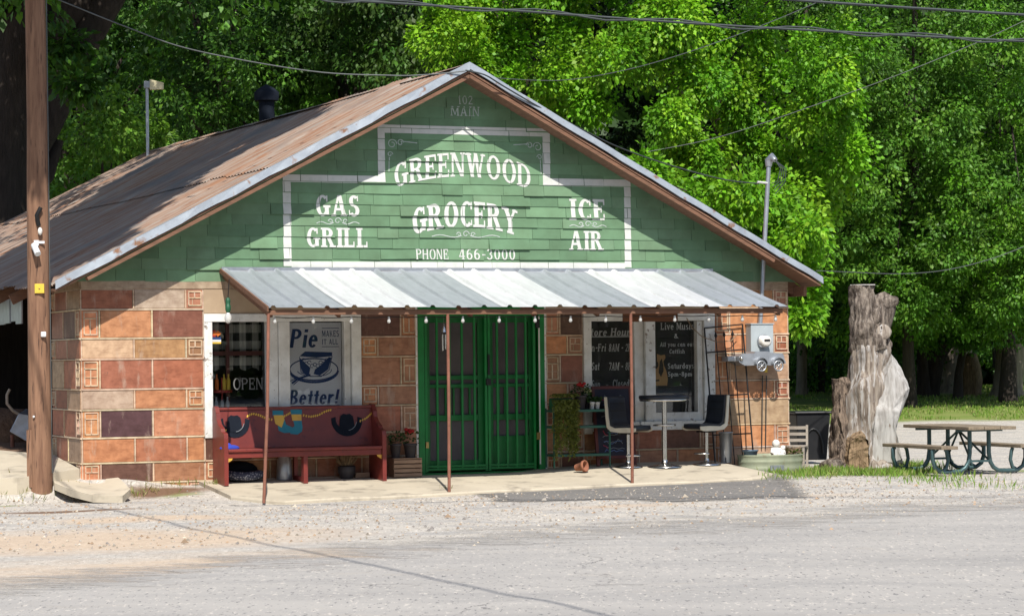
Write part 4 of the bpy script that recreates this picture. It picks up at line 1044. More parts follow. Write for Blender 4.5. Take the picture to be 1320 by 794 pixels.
for cx, cy in ((302, 548), (447, 546)): decal('hat_brim_line', 'chalk', [[(cx+12*math.cos(q), cy-5+13*math.sin(q)), (cx+12*math.cos(q+.25), cy-5+13*math.sin(q+.25)), (cx+12.8*math.cos(q+.25), cy-5+13.8*math.sin(q+.25)), (cx+12.8*math.cos(q), cy-5+13.8*math.sin(q))] for q in (.2, .45, .7, .95, 1.2)], 26)
boot = lambda cx, sg: [[(cx-7, 529), (cx+6, 529), (cx+6, 538), (cx-7, 538)], [(cx-6*sg, 538), (cx+6*sg, 538), (cx+6*sg+0, 548), (cx-5*sg, 548)], [(cx-6*sg, 546), (cx+7*sg, 547), (cx+9*sg, 553), (cx+7*sg, 558), (cx-2*sg, 557)]]
decal('painted_boot', 'teal', [[(352, 529), (366, 529), (366, 536), (352, 536)], [(355, 540), (367, 540), (370, 550), (361, 552)], [(358, 549), (369, 547), (382, 553), (382, 557), (366, 558), (359, 555)]], 1)
decal('painted_boot', 'teal', [[(375, 527), (390, 527), (390, 534), (376, 534)], [(378, 540), (389, 540), (390, 552), (380, 551)], [(379, 549), (390, 549), (389, 556), (383, 560), (374, 559), (373, 555)]], 2)
decal('painted_boot_top', 'yellow', [[(353, 535), (366, 535), (367, 541), (363, 551), (355, 546)]], 5); decal('painted_boot_top', 'yellow', [[(376, 534), (389, 534), (389, 542), (377, 542)]], 6)
rope = [[(281, 553), (287, 556), (292, 554)], [(318, 537), (326, 533), (335, 535), (345, 540), (352, 541)], [(366, 537), (371, 534), (375, 532)], [(390, 535), (400, 537), (411, 535), (420, 530), (428, 528)], [(463, 543), (472, 539), (480, 532), (484, 529)]]
m = MB()
for r_ in rope:
    for i in range(len(r_)-1):
        a, b = r_[i], r_[i+1]; k = max(2, int(math.dist(a, b)/2.6))
        for j in range(k):
            f = (j+.5)/k; x, y = a[0]+(b[0]-a[0])*f, a[1]+(b[1]-a[1])*f
            q = [BP(x-1.3, y+.9), BP(x+.3, y+1.8), BP(x+1.4, y-.9), BP(x-.2, y-1.8)]; m.poly([(p[0], p[1]-.009, p[2]) for p in q])
m.build('painted_rope', 'yellow', bench)
for sx in (-1, 1): MB().prism([(sx*(hw-.06), SH-.05), (sx*(hw-.15), SH-.05), (sx*(hw-.11), SH-.14), (sx*(hw-.06), SH-.17)], -.53, -.5).build('corner_bracket', 'yellow', bench)
# things around the pew
u, z = fl(296, 577, .5)
cl = thing('folded_cloth', 'crumpled bright blue cloth on the left end of the pew seat', 'cloth', u, .5, bzm+SH+.002)
m = MB(); m.lathe([(.13, 0), (.135, .015), (.11, .035), (.06, .05), (.001, .055)], 14, (0, 0, 0), None, 1, .6); m.lathe([(.05, .03), (.06, .05), (.03, .075), (.001, .08)], 10, (-.03, 0, 0), None, 1, .6); m.build('cloth', 'blue', cl)
def on_slab(name, label, cat, px, py, rz=0, group=None, mo=.15):
    u, o, z = base_at(px, py, mo); return thing(name, label, cat, u, o, z, rz, group)
t = on_slab('pet_bed', 'navy patterned bolster pet bed under the pew', 'pet bed', 314, 620)
m = MB(); ring = [(.22*math.cos(a)*(1.0), .15*math.sin(a), .065+.02*abs(math.cos(a))) for a in [i/20*2*math.pi for i in range(21)]]
m.tube(ring, .06, 10, False); m.build('bolster', 'speckle', t); MB().lathe([(.19, .01), (.19, .05), (.001, .06)], 20, (0, 0, 0), None, 1, .68).build('cushion', 'speckle', t)
t = on_slab('dark_cushion', 'dark plump cushion lying behind the patterned pet bed', 'cushion', 312, 611)
m = MB(); m.ball((0, .1, .13), (.25, .1, .13), 16, 8); m.build('cushion', 'hat', t)
t = on_slab('watering_can', 'grey galvanised can with an upright handle under the pew', 'can', 366.5, 618)
MB().lathe([(.1, 0), (.105, .02), (.095, .26), (.06, .33), (.058, .36), (.05, .36)], 18).build('body', 'galv', t)
MB().tube([(-.0, -.06, .3), (-.01, -.09, .38), (-.005, -.05, .44), (0, .05, .42), (0, .09, .3)], .012, 8).build('handle', 'galv', t)
t = on_slab('flower_pot', 'grey pot of dry brown plant under the right of the pew', 'pot', 447, 615, mo=.2)
MB().lathe([(.08, 0), (.115, .08), (.12, .16), (.105, .17), (.1, .15)], 18).build('pot', 'dpot', t)
m = MB()
for i in range(150):
    a, b = rng.random()*6.28, rng.random(); m.tube([(.04*math.cos(a), .04*math.sin(a), .15), (.17*b*math.cos(a), .14*b*math.sin(a), .2+.13*rng.random())], .004, 3, False)
m.build('dry_plant', 'twig', t)
t = on_slab('wood_offcut', 'short pale wood block lying beside the dry pot plant', 'wood block', 466, 615); MB().box(-.1, .1, -.05, .05, 0, .07).build('block', 'crate', t, .008)
t = on_slab('slatted_crate', 'upturned slatted wooden crate between pew and green door', 'crate', 522, 612, mo=.2)
cz = .24
for i in range(4): 
    for y in (-.13, .12): MB().box(-.2, .2, y, y+.012, i*.06+.004, i*.06+.052).build('slat', 'crate', t, .003)
for x in (-.2, .188): MB().box(x, x+.012, -.115, .117, 0, cz).build('end_board', 'crate', t)
MB().box(-.2, .2, -.13, .132, cz, cz+.014).build('top_board', 'crate', t, .003)
ct_u, ct_o, ct_z = base_at(522, 612, .2)
def potted(name, label, px, u, o, z, r, h, mat, plant, group=None, hp=.16):
    t = thing(name, label, 'pot', u, o, z, 0, group)
    MB().lathe([(r*.72, 0), (r, h), (r*1.08, h), (r*1.08, h-.02), (r*.9, h-.03), (.001, h-.03)], 16).build('pot', mat, t)
    if plant:
        m = leaf_tuft(r*1.3, hp, h, 60, (.03, .07, .02)); m.build('foliage', 'leaf', t)
        if plant != 'green':
            m = MB()
            for i in range(9): m.ball((rng.normal()*r*.45, rng.normal()*r*.4, h+hp*.9+rng.random()*.05), (.03, .03, .022), 6, 4)
            m.build('flowers', plant, t)
    return t
def leaf_tuft(r, hgt, z0, n, col):
    m = MB()
    for i in range(n):
        a = rng.random()*6.28; d = r*math.sqrt(rng.random()); p = Vector((d*math.cos(a), d*math.sin(a), z0+hgt*rng.random())); L = .05
        dr = Vector((math.cos(a), math.sin(a), .3+rng.normal()*.5)).normalized(); sd = dr.cross(Vector((rng.normal(), rng.normal(), 1))).normalized()*L*.35
        k = .7+.6*rng.random(); m.tint = tuple(c*k for c in col); m.add([p, p+dr*L*.5+sd, p+dr*L, p+dr*L*.5-sd], [(0, 1, 2, 3)])
    return m
potted('flower_pot', 'black pot with red flowers on the crate beside the green door', 0, ct_u+.08, ct_o, ct_z+cz+.015, .09, .19, 'dpot', 'petal')
potted('flower_pot', 'dark leafy pot at the left end of the crate', 0, ct_u-.13, ct_o, ct_z+cz+.015, .075, .19, 'dpot', 'green')

# right half of the porch
su0 = fl(712, 600, .35)[0]; su1 = fl(782, 600, .35)[0]; sbz = slab_z(1.9, .3)
sh = thing('plant_stand', 'dark green three tier metal plant stand right of the door', 'plant stand', (su0+su1)/2, .3, sbz)
w2 = (su1-su0)/2; tz = fl(770, 527, .3)[1]-sbz
for z in (tz-.035, fl(770, 551, .3)[1]-sbz, fl(770, 587, .3)[1]-sbz): MB().box(-w2, w2, -.15, .15, z, z+.035).build('shelf', 'shelf', sh, .004)
for x in (-w2-.02, w2):
    for y in (-.15, .13): MB().box(x, x+.02, y, y+.02, 0, tz+.02).build('leg', 'shelf', sh)
ztop = sbz+tz+.002
tu = fl(723, 520, .3)[0]
t = thing('trough_planter', 'green trough planter with a plant trailing to the floor', 'planter', tu, .3, ztop)
MB().box(-.15, .15, -.085, .085, 0, .16).build('trough', 'gpot', t, .02)
m = MB(); 
for strand in range(70):
    x = -.17+.36*rng.random(); y = -.1-.06*rng.random(); p = Vector((x, y, .18)); drop = .2+.75*rng.random()**(.6 if x > .06 else 1.6)
    drop = min(drop, tz+.1); k = int(drop/.02)
    for j in range(k):
        q = p+Vector((.02*math.sin(j*.3+strand), -.03*min(1, j/4)+.015*math.sin(j*.5+strand*2), -.02*j+.04*(j < 2)))
        for _ in range(2):
            d = Vector((rng.normal(), rng.normal(), -.8)).normalized(); sd = d.cross(Vector((rng.normal(), rng.normal(), rng.normal()))).normalized()*.011
            k_ = .6+.7*rng.random(); m.tint = (.15*k_, .17*k_, .035*k_); m.add([q, q+d*.022+sd, q+d*.05, q+d*.022-sd], [(0, 1, 2, 3)])
m.build('trailing_plant', 'leaf', t)
potted('flower_pot', 'dark grey pot with deep red flowers on the plant stand', 0, fl(748, 520, .3)[0], .3, ztop, .085, .19, 'dpot', 'petal', hp=.14)
potted('flower_pot', 'small pot of pale cream flowers on the plant stand', 0, fl(757, 520, .22)[0], .2, ztop, .05, .17, 'dpot', 'petal_y', hp=.06)
for i, px in enumerate((762.5, 769.5)):
    potted('white_pot', ('small white pot on the plant stand touching the dark flower pots', 'small white pot at the right end of the plant stand')[i], 0, fl(px, 520, .34)[0], .36, ztop, .035, .1, 'wpot', 'green', 'small white pots on the plant stand', hp=.05)
t = on_slab('terracotta_pot', 'small terracotta pot lying on its side below the plant stand', 'pot', 748, 609, .6)
mt = Matrix.Rotation(math.radians(80), 3, 'X'); MB().lathe([(.045, -.07), (.065, .05), (.078, .05), (.08, .09), (.066, .09), (.055, .0), (.04, -.05)], 16, (0, 0, .078), mt).build('pot', 'terra', t)
t = on_slab('chalkboard', 'dark chalkboard with red and blue chalk leaning behind the front stool', 'chalkboard', 795, 600, mo=.22)
lean = Matrix.Rotation(math.radians(-9), 4, 'X')
ch = fl(797, 497, .2)[1]-slab_z(2.3, .4); cwid = .3
def lean_mesh(m): m.v = [tuple(lean @ Vector(v)) for v in m.v]; return m
lean_mesh(MB().box(-cwid+.04, cwid-.04, -.012, .012, .14, ch-.04)).build('board', 'chalkboard', t)
for a, b, c, d in ((-cwid, -cwid+.04, 0, ch), (cwid-.04, cwid, 0, ch), (-cwid+.042, cwid-.042, ch-.04, ch), (-cwid+.042, cwid-.042, .1, .14)): lean_mesh(MB().box(a, b, -.018, .018, c, d)).build('frame', 'mahog', t)
for mt_, n_, sd in (('chalk', 9, 1), ('chalkblue', 6, 2), ('chalkred', 5, 3)):
    m = MB(); r2 = np.random.default_rng(sd)
    for i in range(n_):
        z = .2+(ch-.32)*((i+.5*sd % 1)/n_); x = -.2+.1*r2.random(); pts = [(x+.035*k+.01*r2.random(), z+.028*r2.normal()*.6) for k in range(9 if mt_ != 'chalkred' else 3)]
        flat(m, stroke([(p[0], p[1]) for p in pts if p[0] < .24], .009), -.0135-.001*sd)
    lean_mesh(m).build('chalk_drawing', mt_, t)

def make_stool(t):
    MB().lathe([(.2, 0), (.2, .012), (.12, .03), (.04, .05), (.034, .09)], 28).build('base', 'chrome', t)
    MB().tube([(0, 0, .05), (0, 0, .5)], .026, 14).build('post', 'chrome', t)
    m = MB(); m.tube([(.03*math.cos(a)*0+.13*math.cos(a), -.06+.12*math.sin(a), .16) for a in [math.radians(180+18*i) for i in range(11)]], .011, 8); m.tube([(-.13, -.06, .16), (0, 0, .16)], .011, 8); m.tube([(.13, -.06, .16), (0, 0, .16)], .011, 8); m.build('footrest', 'chrome', t)
    prof = [(-.25, .52), (-.24, .575), (-.1, .58), (.07, .57), (.125, .6), (.15, .7), (.175, .95), (.2, .985), (.235, .97), (.215, .72), (.19, .56), (.13, .515), (0, .5), (-.2, .5)]
    MB().prism(prof, -.2, .2, 'x').build('seat', 'vinyl', t, .018)
    ex = [(-.26, .5), (-.26, .545), (-.1, .55), (.085, .542), (.16, .58), (.18, .7), (.205, .97), (.245, .97), (.225, .7), (.205, .55), (.14, .495), (0, .48), (-.2, .48)]
    for a in (-.222, .203): MB().prism(ex, a, a+.019, 'x').build('side_trim', 'cream', t)
    MB().box(-.1, .1, -.1, .1, .455, .478).build('seat_plate', 'black', t)
    m = MB()
    for z in (.68, .78, .88): m.box(-.195, .195, .137+.1*(z-.6), .142+.1*(z-.6), z-.004, z+.004)
    m.build('seam', 'black', t)
stool = on_slab('bar_stool', 'black low bar stool facing the street beside the bar table', 'bar stool', 810, 602, math.radians(33), 'bar stools on the porch', .45); make_stool(stool)
s2 = copy_tree(stool); u, o, z = base_at(911, 599, .5); s2.location = L2W(u, o, z); s2.rotation_euler = (0, 0, TH-math.radians(80)); s2['label'] = 'black low bar stool turned sideways with cream edge beside the trellis'
t = on_slab('bar_table', 'round black topped chrome bar table between the two stools', 'table', 857, 602, mo=.5)
th2 = fl(857, 517, .7)[1]-slab_z(2.9, .7)
MB().lathe([(.24, 0), (.24, .012), (.15, .03), (.05, .05), (.04, .1)], 32).build('base', 'chrome', t)
MB().tube([(0, 0, .05), (0, 0, th2)], .034, 16).build('post', 'chrome', t)
fz = fl(857, 548, .7)[1]-slab_z(2.9, .7)
m = MB(); m.tube([(.15*math.cos(a), .15*math.sin(a), fz) for a in [i/20*6.2832 for i in range(21)]], .012, 8, False); m.tube([(-.15, 0, fz), (.15, 0, fz)], .009, 6); m.build('foot_ring', 'chrome', t)
MB().lathe([(.335, th2), (.342, th2+.008), (.342, th2+.024), (.338, th2+.028)], 40).build('rim', 'chrome', t)
MB().lathe([(.345, th2+.03), (.35, th2+.04), (.35, th2+.07), (.34, th2+.08), (.001, th2+.084)], 40).build('top', 'vinyl', t)

# trellis, bucket, meter, truck planter
tb = [(fl(922, 590, .42)[0],)]
t = thing('trellis', 'black iron garden trellis leaning on the block wall', 'trellis', tb[0][0], .42, slab_z(4, .4)-.03)
tp = [fl(908, 423, .06), fl(957, 418, .06)]
z0 = slab_z(4, .4)-.03; b0 = Vector((0, 0, 0)); b1 = Vector((fl(972, 590, .42)[0]-tb[0][0], 0, 0))
a0 = Vector((tp[0][0]-tb[0][0], .36, tp[0][1]-z0)); a1 = Vector((tp[1][0]-tb[0][0], .36, tp[1][1]-z0))
MB().tube([b0, a0], .012, 8).build('side_rail', 'black', t); MB().tube([b1, a1], .012, 8).build('side_rail', 'black', t)
for f in (.22, .5, .82, 1.0): MB().tube([b0.lerp(a0, f), b1.lerp(a1, f)], .010, 8).build('crossbar', 'black', t)
for q in (.28, .5, .72):
    p, r_ = b0.lerp(b1, q), a0.lerp(a1, q); e_ = p.lerp(r_, .92)
    m = MB().tube([p, e_], .008, 8); dv = (r_-p).normalized(); m.tube([e_, e_+dv*.03, e_+dv*.1], [.008, .026, .001], 6); m.build('spear_bar', 'black', t)
t = on_slab('tall_bucket', 'tall grey galvanised bucket beside the sideways stool', 'bucket', 936, 596, mo=.3)
bh = fl(936, 557, .4)[1]-slab_z(4, .4)
MB().lathe([(.075, 0), (.1, bh), (.105, bh), (.105, bh-.015), (.095, bh-.01), (.07, .05), (.001, .05)], 20).build('bucket', 'galv', t)
mu0, mu1 = fl(967.5, 440, .17)[0], fl(996.5, 440, .17)[0]; mz0, mz1 = fl(981, 466, .17)[1], fl(981, 418, .17)[1]
t = thing('electric_meter', 'grey electric meter cabinet with round glass meter on the right wall', 'meter box', (mu0+mu1)/2, .025, mz0)
mw = (mu1-mu0)/2; MB().box(-mw, mw, -.16, 0, 0, mz1-mz0).build('cabinet', 'greybox', t, .008)
MB().box(-mw-.008, mw+.008, -.172, 0, mz1-mz0, mz1-mz0+.014).build('cabinet_lid', 'greybox', t)
mcz = fl(984, 440, .2)[1]-mz0; mcx = fl(984, 440, .2)[0]-(mu0+mu1)/2
rotx = Matrix.Rotation(math.radians(90), 3, 'X')
MB().lathe([(.095, 0), (.095, .03), (.085, .035)], 22, (mcx, -.161, mcz), rotx).build('meter_ring', 'galv', t)
MB().lathe([(.082, .03), (.08, .11), (.05, .13), (.001, .133)], 22, (mcx, -.161, mcz), rotx).build('meter_dome', 'plaster', t)
MB().box(mcx-.045, mcx+.045, -.3, -.292, mcz-.0, mcz+.03).build('dial_plate', 'black', t)
u0, z0 = fl(980, 417, .1); u1, z1 = fl(991, 212, .1)
t = thing('service_mast', 'grey conduit mast rising through the right roof edge to a weatherhead', 'mast', u0, .1, z0)
MB().tube([(0, 0, 0), ((u1-u0)*.5, 0, (z1-z0)*.5), (u1-u0, 0, z1-z0)], .032, 12).build('conduit', 'galv', t)
e = Vector((u1-u0, 0, z1-z0)); MB().tube([e+Vector((-.005, 0, -.03)), e+Vector((0, 0, .05)), e+Vector((.03, -.05, .1)), e+Vector((.05, -.11, .05))], [.045, .06, .06, .035], 12).build('weatherhead', 'galv', t)
m = MB()
for i in range(4):
    a = e+Vector((.05, -.1, .05)); m.tube([a, a+Vector((.06+.03*i, -.05, -.12)), a+Vector((.02+.04*i, -.03, -.3)), a+Vector((-.06+.02*i, 0, -.33-.05*i))], .007, 6)
m.build('wire_tail', 'wire', t)
MB().tube([e+Vector((0, 0, -.28)), e+Vector((-.06, -.02, -.27)), e+Vector((-.2, -.03, -.26))], .018, 8).build('insulator', 'wpot', t)
tu_, tz_ = fl(977, 470, .2)
t = thing('truck_planter', 'galvanised wall ornament shaped like an old pickup below the meter', 'ornament', tu_, .02, tz_-.08, .0)
body = [(-.36, .12), (-.36, .2), (-.3, .24), (-.12, .24), (-.1, .27), (.1, .27), (.14, .25), (.33, .24), (.36, .2), (.36, .12), (.27, .07), (-.27, .07)]
MB().prism(body, -.3, 0).build('body', 'galv', t, .012)
for x in (-.02, .25):
    MB().prism([(x+.105*math.cos(a), .09+.105*math.sin(a)) for a in [math.pi*i/10 for i in range(11)]]+[(x-.085, .09)]+[(x+.085*math.cos(a), .09+.085*math.sin(a)) for a in [math.pi*(1-i/10) for i in range(1, 11)]], -.36, -.3, smooth=False).build('mudguard', 'galv', t)
    wl = MB(); wl.tube([(x+.07*math.cos(a), -.33, .06+.07*math.sin(a)) for a in [i/18*6.2832 for i in range(19)]], .012, 8, False); wh = wl.build('wheel', 'galv', t)
    m = MB()
    for i in range(8): a = i/8*6.2832; m.tube([(x, -.33, .06), (x+.07*math.cos(a), -.33, .06+.07*math.sin(a))], .0055, 5)
    m.build('spokes', 'galv', wh); MB().ball((x, -.335, .06), (.02, .02, .02), 10, 6).build('hub', 'chrome', wh)
MB().box(-.5, -.362, -.22, -.02, .13, .2).build('tailgate', 'galv', t, .01); MB().ball((-.33, -.31, .17), (.03, .03, .035), 10, 6).build('headlight', 'chrome', t)
MB().box(.1, .14, -.2, -.18, -.03, .07).build('tag', 'tagy', t)

# tank planter and what is in it
tnu, tnz = fl(993, 600, .5)
gzb = ground_z(*L2W(tnu, .5, 0).to_2d())-O.z
TKH = fl(993, 587, .8)[1]-gzb
tk = thing('stock_tank', 'oval green grey stock tank planter at the porch end', 'planter', tnu, .5, gzb)
MB().lathe([(.47, 0), (.48, .06), (.492, .08), (.48, .1), (.485, TKH*.6), (.497, TKH*.66), (.487, TKH*.72), (.49, TKH-.015), (.505, TKH), (.49, TKH+.008), (.475, TKH-.01), (.47, TKH-.05)], 44, (0, 0, 0), None, 1, .66).build('tank', 'tank', tk)
MB().lathe([(.469, TKH-.055), (.3, TKH-.03), (.001, TKH-.025)], 40, (0, 0, 0), None, 1, .65).build('soil', 'dirt', tk)
MB().box(-.17, .04, -.338, -.318, .06, .13).build('blue_patch', 'galv', tk)
def in_tank(px, o): return fl(px, 585, o)[0]
zt = gzb+TKH-.03
t = thing('blue_pot', 'shallow blue grey pot at the left end of the stock tank', 'pot', in_tank(966, .55), .58, zt)
MB().lathe([(.085, 0), (.105, .09), (.115, .09), (.115, .11), (.1, .11), (.09, .06), (.001, .06)], 20).build('pot', 'bluepot', t)
t = thing('garden_figurine', 'white plaster figurine of two small sitting figures in the tank', 'figurine', in_tank(999, .6), .66, zt)
m = MB(); m.ball((-.02, 0, .07), (.075, .06, .085), 14, 8); m.ball((-.02, -.01, .19), (.056, .055, .058), 14, 8)
for sx in (-1, 1): m.tube([(-.02+sx*.05, 0, .12), (-.02+sx*.085, -.04, .07), (-.02+sx*.05, -.08, .05)], [.024, .022, .018], 8); m.tube([(-.02+sx*.03, -.03, .03), (-.02+sx*.06, -.1, .03), (-.02+sx*.065, -.13, .02)], [.035, .03, .022], 8)
m.build('large_figure', 'plaster', t); m = MB(); m.ball((.085, -.02, .055), (.04, .04, .06), 12, 7); m.ball((.085, -.02, .13), (.034, .034, .036), 12, 7); m.tube([(.09, -.05, .08), (.06, -.08, .06)], .013, 6); m.build('small_figure', 'plaster', t)
t = thing('twig_bundle', 'dry twigs and weeds growing in the stock tank', 'plant', in_tank(1016, .5), .5, zt)
m = MB()
for i in range(60): a = rng.random()*6.28; m.tube([(.05*rng.normal(), .05*rng.normal(), 0), (.12*math.cos(a), .1*math.sin(a), .06+.06*rng.random()), (.2*math.cos(a+.5), .15*math.sin(a+.5), .03+.13*rng.random())], .004, 4, False)
m.build('twigs', 'twig', t); m = leaf_tuft(.2, .1, .0, 90, (.1, .16, .03)); m.build('leaves', 'leaf', t)
# old chair beside the tank
cu = fl(1027, 592, .1)[0]
t = thing('old_chair', 'small weathered grey ladder back chair behind the tank', 'chair', cu, .05, gzb+.02, math.radians(-38))
CS = .33
for x in (-.15, .15): MB().bar((x, .15, 0), (x*.95, .22, .64), .03, .03).build('back_post', 'oldwood', t); MB().bar((x, -.15, 0), (x, -.15, CS), .03, .03).build('leg', 'oldwood', t)
for z in (.42, .51, .6): MB().box(-.14, .14, .185+.08*(z-.42), .2+.08*(z-.42), z-.022, z+.022).build('back_slat', 'oldwood', t)
MB().box(-.17, .17, -.17, .15, CS, CS+.022).build('seat', 'oldwood', t, .004)
m = MB()
for y in (-.15, .15): m.box(-.14, .14, y-.009, y+.009, .12, .14)
m.build('rung', 'oldwood', t)
# litter bin
by = 39.5; p = at(1043, 592, by); 
t = thing('wheeled_bin', 'black wheeled rubbish bin behind the right corner of the store', 'bin', world=p, ang=math.radians(8))
bh = (at(1043, 533, by)-p).z
def tap(w0, w1, d0, d1, z0, z1, ox=0): 
    v = [(sx*w/2+ox, sy*d/2, z) for w, d, z in ((w0, d0, z0), (w1, d1, z1)) for sx, sy in ((-1, -1), (1, -1), (1, 1), (-1, 1))]
    return v, [(3, 2, 1, 0), (4, 5, 6, 7)]+[(i, (i+1) % 4, (i+1) % 4+4, i+4) for i in range(4)]
MB().add(*tap(.44, .54, .48, .58, 0, bh)).build('body', 'blackp', t, .02)
MB().box(-.3, .3, -.32, .34, bh+.002, bh+.04).build('lid', 'blackp', t, .02)
MB().tube([(-.25, .36, bh-.03), (.25, .36, bh-.03)], .02, 8).build('handle', 'blackp', t)
m = MB(); m.tube([(.15*math.cos(a), -.275-.03*math.sin(a)*.3, .1+.38*math.sin(a)) for a in [math.pi*i/12 for i in range(13)]], .014, 6); m.build('moulded_arch', 'blackp', t)
for x in (-.24, .24): MB().lathe([(.09, -.025), (.09, .025)], 16, (x, .22, .09), Matrix.Rotation(math.pi/2, 3, 'Y')).build('wheel', 'black', t)

# hanging things under the awning
u, z = fl(294, 403, 1.5)
t = thing('jar_lamp', 'green capped glass bulb lamp hanging at the left awning end', 'lamp', u, 1.5, z)
MB().lathe([(.022, .0), (.034, .03), (.036, .09), (.026, .1), (.03, .13), (.03, .17), (.012, .19)], 14).build('cap', 'gpot', t)
MB().lathe([(.022, -.002), (.045, -.05), (.045, -.09), (.028, -.125), (.001, -.135)], 16).build('bulb', 'bulb', t)
MB().tube([(0, 0, .18), (.02, 0, .42)], .006, 6).build('cord', 'black', t)
t = thing('string_lights', 'string of small clear bulbs along the awning edge', 'string lights', 0, AO-.06, AZ1-.11)
bus = np.linspace(AX0+.1, AX1-.1, 15); m = MB(); cpts = []
for i in range(len(bus)-1):
    for j in range(6):
        f = j/6; cpts.append((bus[i]+(bus[i+1]-bus[i])*f, 0, -.0-.012*math.sin(math.pi*f)))
cpts.append((bus[-1], 0, 0)); m.tube(cpts, .006, 5); m.build('cord', 'black', t)
for x in bus: MB().lathe([(.001, -.085), (.02, -.075), (.024, -.055), (.014, -.025), (.014, 0)], 10, (x, 0, 0)).build('bulb', 'bulb', t)
u, z = fl(572, 399, 1.9)
t = thing('wind_chime', 'small silver wind chime hanging in front of the green door', 'wind chime', u, 1.9, z)
zz = lambda py: fl(572, py, 1.9)[1]-z
MB().tube([(0, 0, 0), (0, 0, zz(418))], .004, 5).build('cord', 'wirelight', t); MB().lathe([(.001, zz(420)+.05), (.012, zz(420)), (.03, zz(426)), (.034, zz(428))], 12).build('cap', 'chrome', t)
for i, q in enumerate((450, 447, 452, 445)): a = i*1.57+.5; MB().tube([(.026*math.cos(a), .026*math.sin(a), zz(431)), (.026*math.cos(a), .026*math.sin(a), zz(q))], .009, 8).build('chime_tube', 'chrome', t)
t = thing('hook_bar', 'thin pale hanging bar under the awning edge over the door', 'rail', fl(590, 400, 1.95)[0], 1.95, fl(590, 401, 1.95)[1]); MB().tube([(-.28, 0, 0), (.28, 0, 0)], .008, 6).build('bar', 'wirelight', t)
t = thing('loose_cord', 'pale cord looping from the right window to the trellis', 'cord', fl(885, 410, .1)[0], .1, fl(885, 410, .1)[1])
pts = [fl(a, b, .1) for a, b in ((885, 412), (892, 424), (905, 436), (925, 443), (943, 441), (951, 432))]; MB().tube([(p[0]-pts[0][0], 0, p[1]-pts[0][1]) for p in pts], .007, 6).build('cord', 'twig', t)
t = thing('downlead_cable', 'thin dark cables running down the right wall to the tank', 'cable', fl(981, 500, .04)[0], .04, fl(981, 580, .04)[1])
m = MB()
for px in (983, 988): 
    a, b = fl(px, 484, .04), fl(px-1, 578, .04); o_ = fl(981, 580, .04); m.tube([(b[0]-fl(981, 500, .04)[0], 0, b[1]-o_[1]), (a[0]-fl(981, 500, .04)[0], 0, a[1]-o_[1])], .008, 6)
m.build('cable', 'wire', t)

# ------------------------------------------------------------ utility pole and wires
pz = ground_z(*at(53, 637, 32.6).to_2d()); pbx = at(53, 637, 32.6)
t = thing('utility_pole', 'tall brown wooden utility pole with tags and a small camera', 'utility pole', world=Vector((pbx.x, pbx.y, pz-.1)), ang=0)
prng = np.random.default_rng(3)
MB().tube([(-.02*math.sin(i)*.3-.012*i/10, .01*math.sin(i*1.3), i*.95) for i in range(12)], [.148-.0032*i+.003*math.sin(i*2.1) for i in range(12)], 24).build('pole_shaft', 'pole', t)
def PZ(py): return (at(50, py, 32.45)-t.location).z
def PXx(px, py): return (at(px, py, 32.45)-t.location).x
x, z = PXx(51, 372), PZ(372); MB().box(x-.06, x+.06, -.165, -.14, z-.06, z+.06).build('yellow_tag', 'tagy', t, .003)
MB().ball((x, -.166, z), .012, 8, 5).build('nail', 'brass', t)
x, z = PXx(56, 431), PZ(431); MB().box(x-.034, x+.034, -.16, -.135, z-.034, z+.034).build('number_tag', 'tagw', t, .012)
x, z = PXx(43.5, 537), PZ(537); MB().ball((x, -.15, z), .016, 8, 5).build('nail', 'tagw', t)
x, z = PXx(47, 322), PZ(322); cmr = MB(); cmr.tube([(x-.03, -.16, z+.06), (x+.04, -.27, z-.06)], .04, 12); cmr.build('camera', 'tagw', t)
MB().box(x-.03, x+.03, -.16, -.13, z+.05, z+.12).build('camera_bracket', 'tagw', t)
x, z = PXx(50, 278), PZ(278); MB().tube([(x, -.16, z-.13), (x-.02, -.19, z), (x+.03, -.17, z+.1)], .028, 8).build('bracket', 'black', t)
MB().ball((x+.02, -.18, z-.2), (.03, .03, .05), 8, 6).build('insulator', 'plaster', t)
MB().box(x-.0, x+.07, -.158, -.145, PZ(313)-.01, PZ(313)+.02).build('clip', 'tagw', t)
MB().tube([(.148, -.02, .3), (.146, -.03, 3), (.142, -.03, 6), (.13, -.03, 9.5)], .007, 6).build('ground_wire', 'wirelight', t)
m = MB(); m.box(-.155, -.09, -.12, -.05, .12, .85); m.build('splinter', 'pole', t)
def wire(label, pts, r=.012, mat='wire', twin=0):
    P = [at(*p) for p in pts]
    # smooth through the points
    out = []
    for i in range(len(P)-1):
        p0, p1, p2, p3 = P[max(i-1, 0)], P[i], P[i+1], P[min(i+2, len(P)-1)]
        for j in range(8):
            f = j/8; out.append(.5*((2*p1)+(p2-p0)*f+(2*p0-5*p1+4*p2-p3)*f*f+(3*p1-p0-3*p2+p3)*f**3))
    out.append(P[-1]); o0 = out[0]
    m = MB(); m.tube([p-o0 for p in out], r, 6)
    t = thing('overhead_wire', label, 'wire', world=o0, ang=0)
    m.build('cable', mat, t)
    if twin:
        m = MB(); m.tube([p-o0+Vector((.03*math.sin(i*1.1), .02*math.cos(i*1.1), .035*math.cos(i*1.1))) for i, p in enumerate(out)], r*.7, 6); m.build('cable', 'wire', t)
    return t
wire('pale service wire sagging from the pole to the gable peak', [(40, -14, 33), (75, 0, 33), (165, 36, 33.3), (250, 65, 33.6), (400, 92, 34), (500, 97.5, 34.2), (545, 97, 34.3), (600, 92, 34.4)], .0095, 'wirelight')
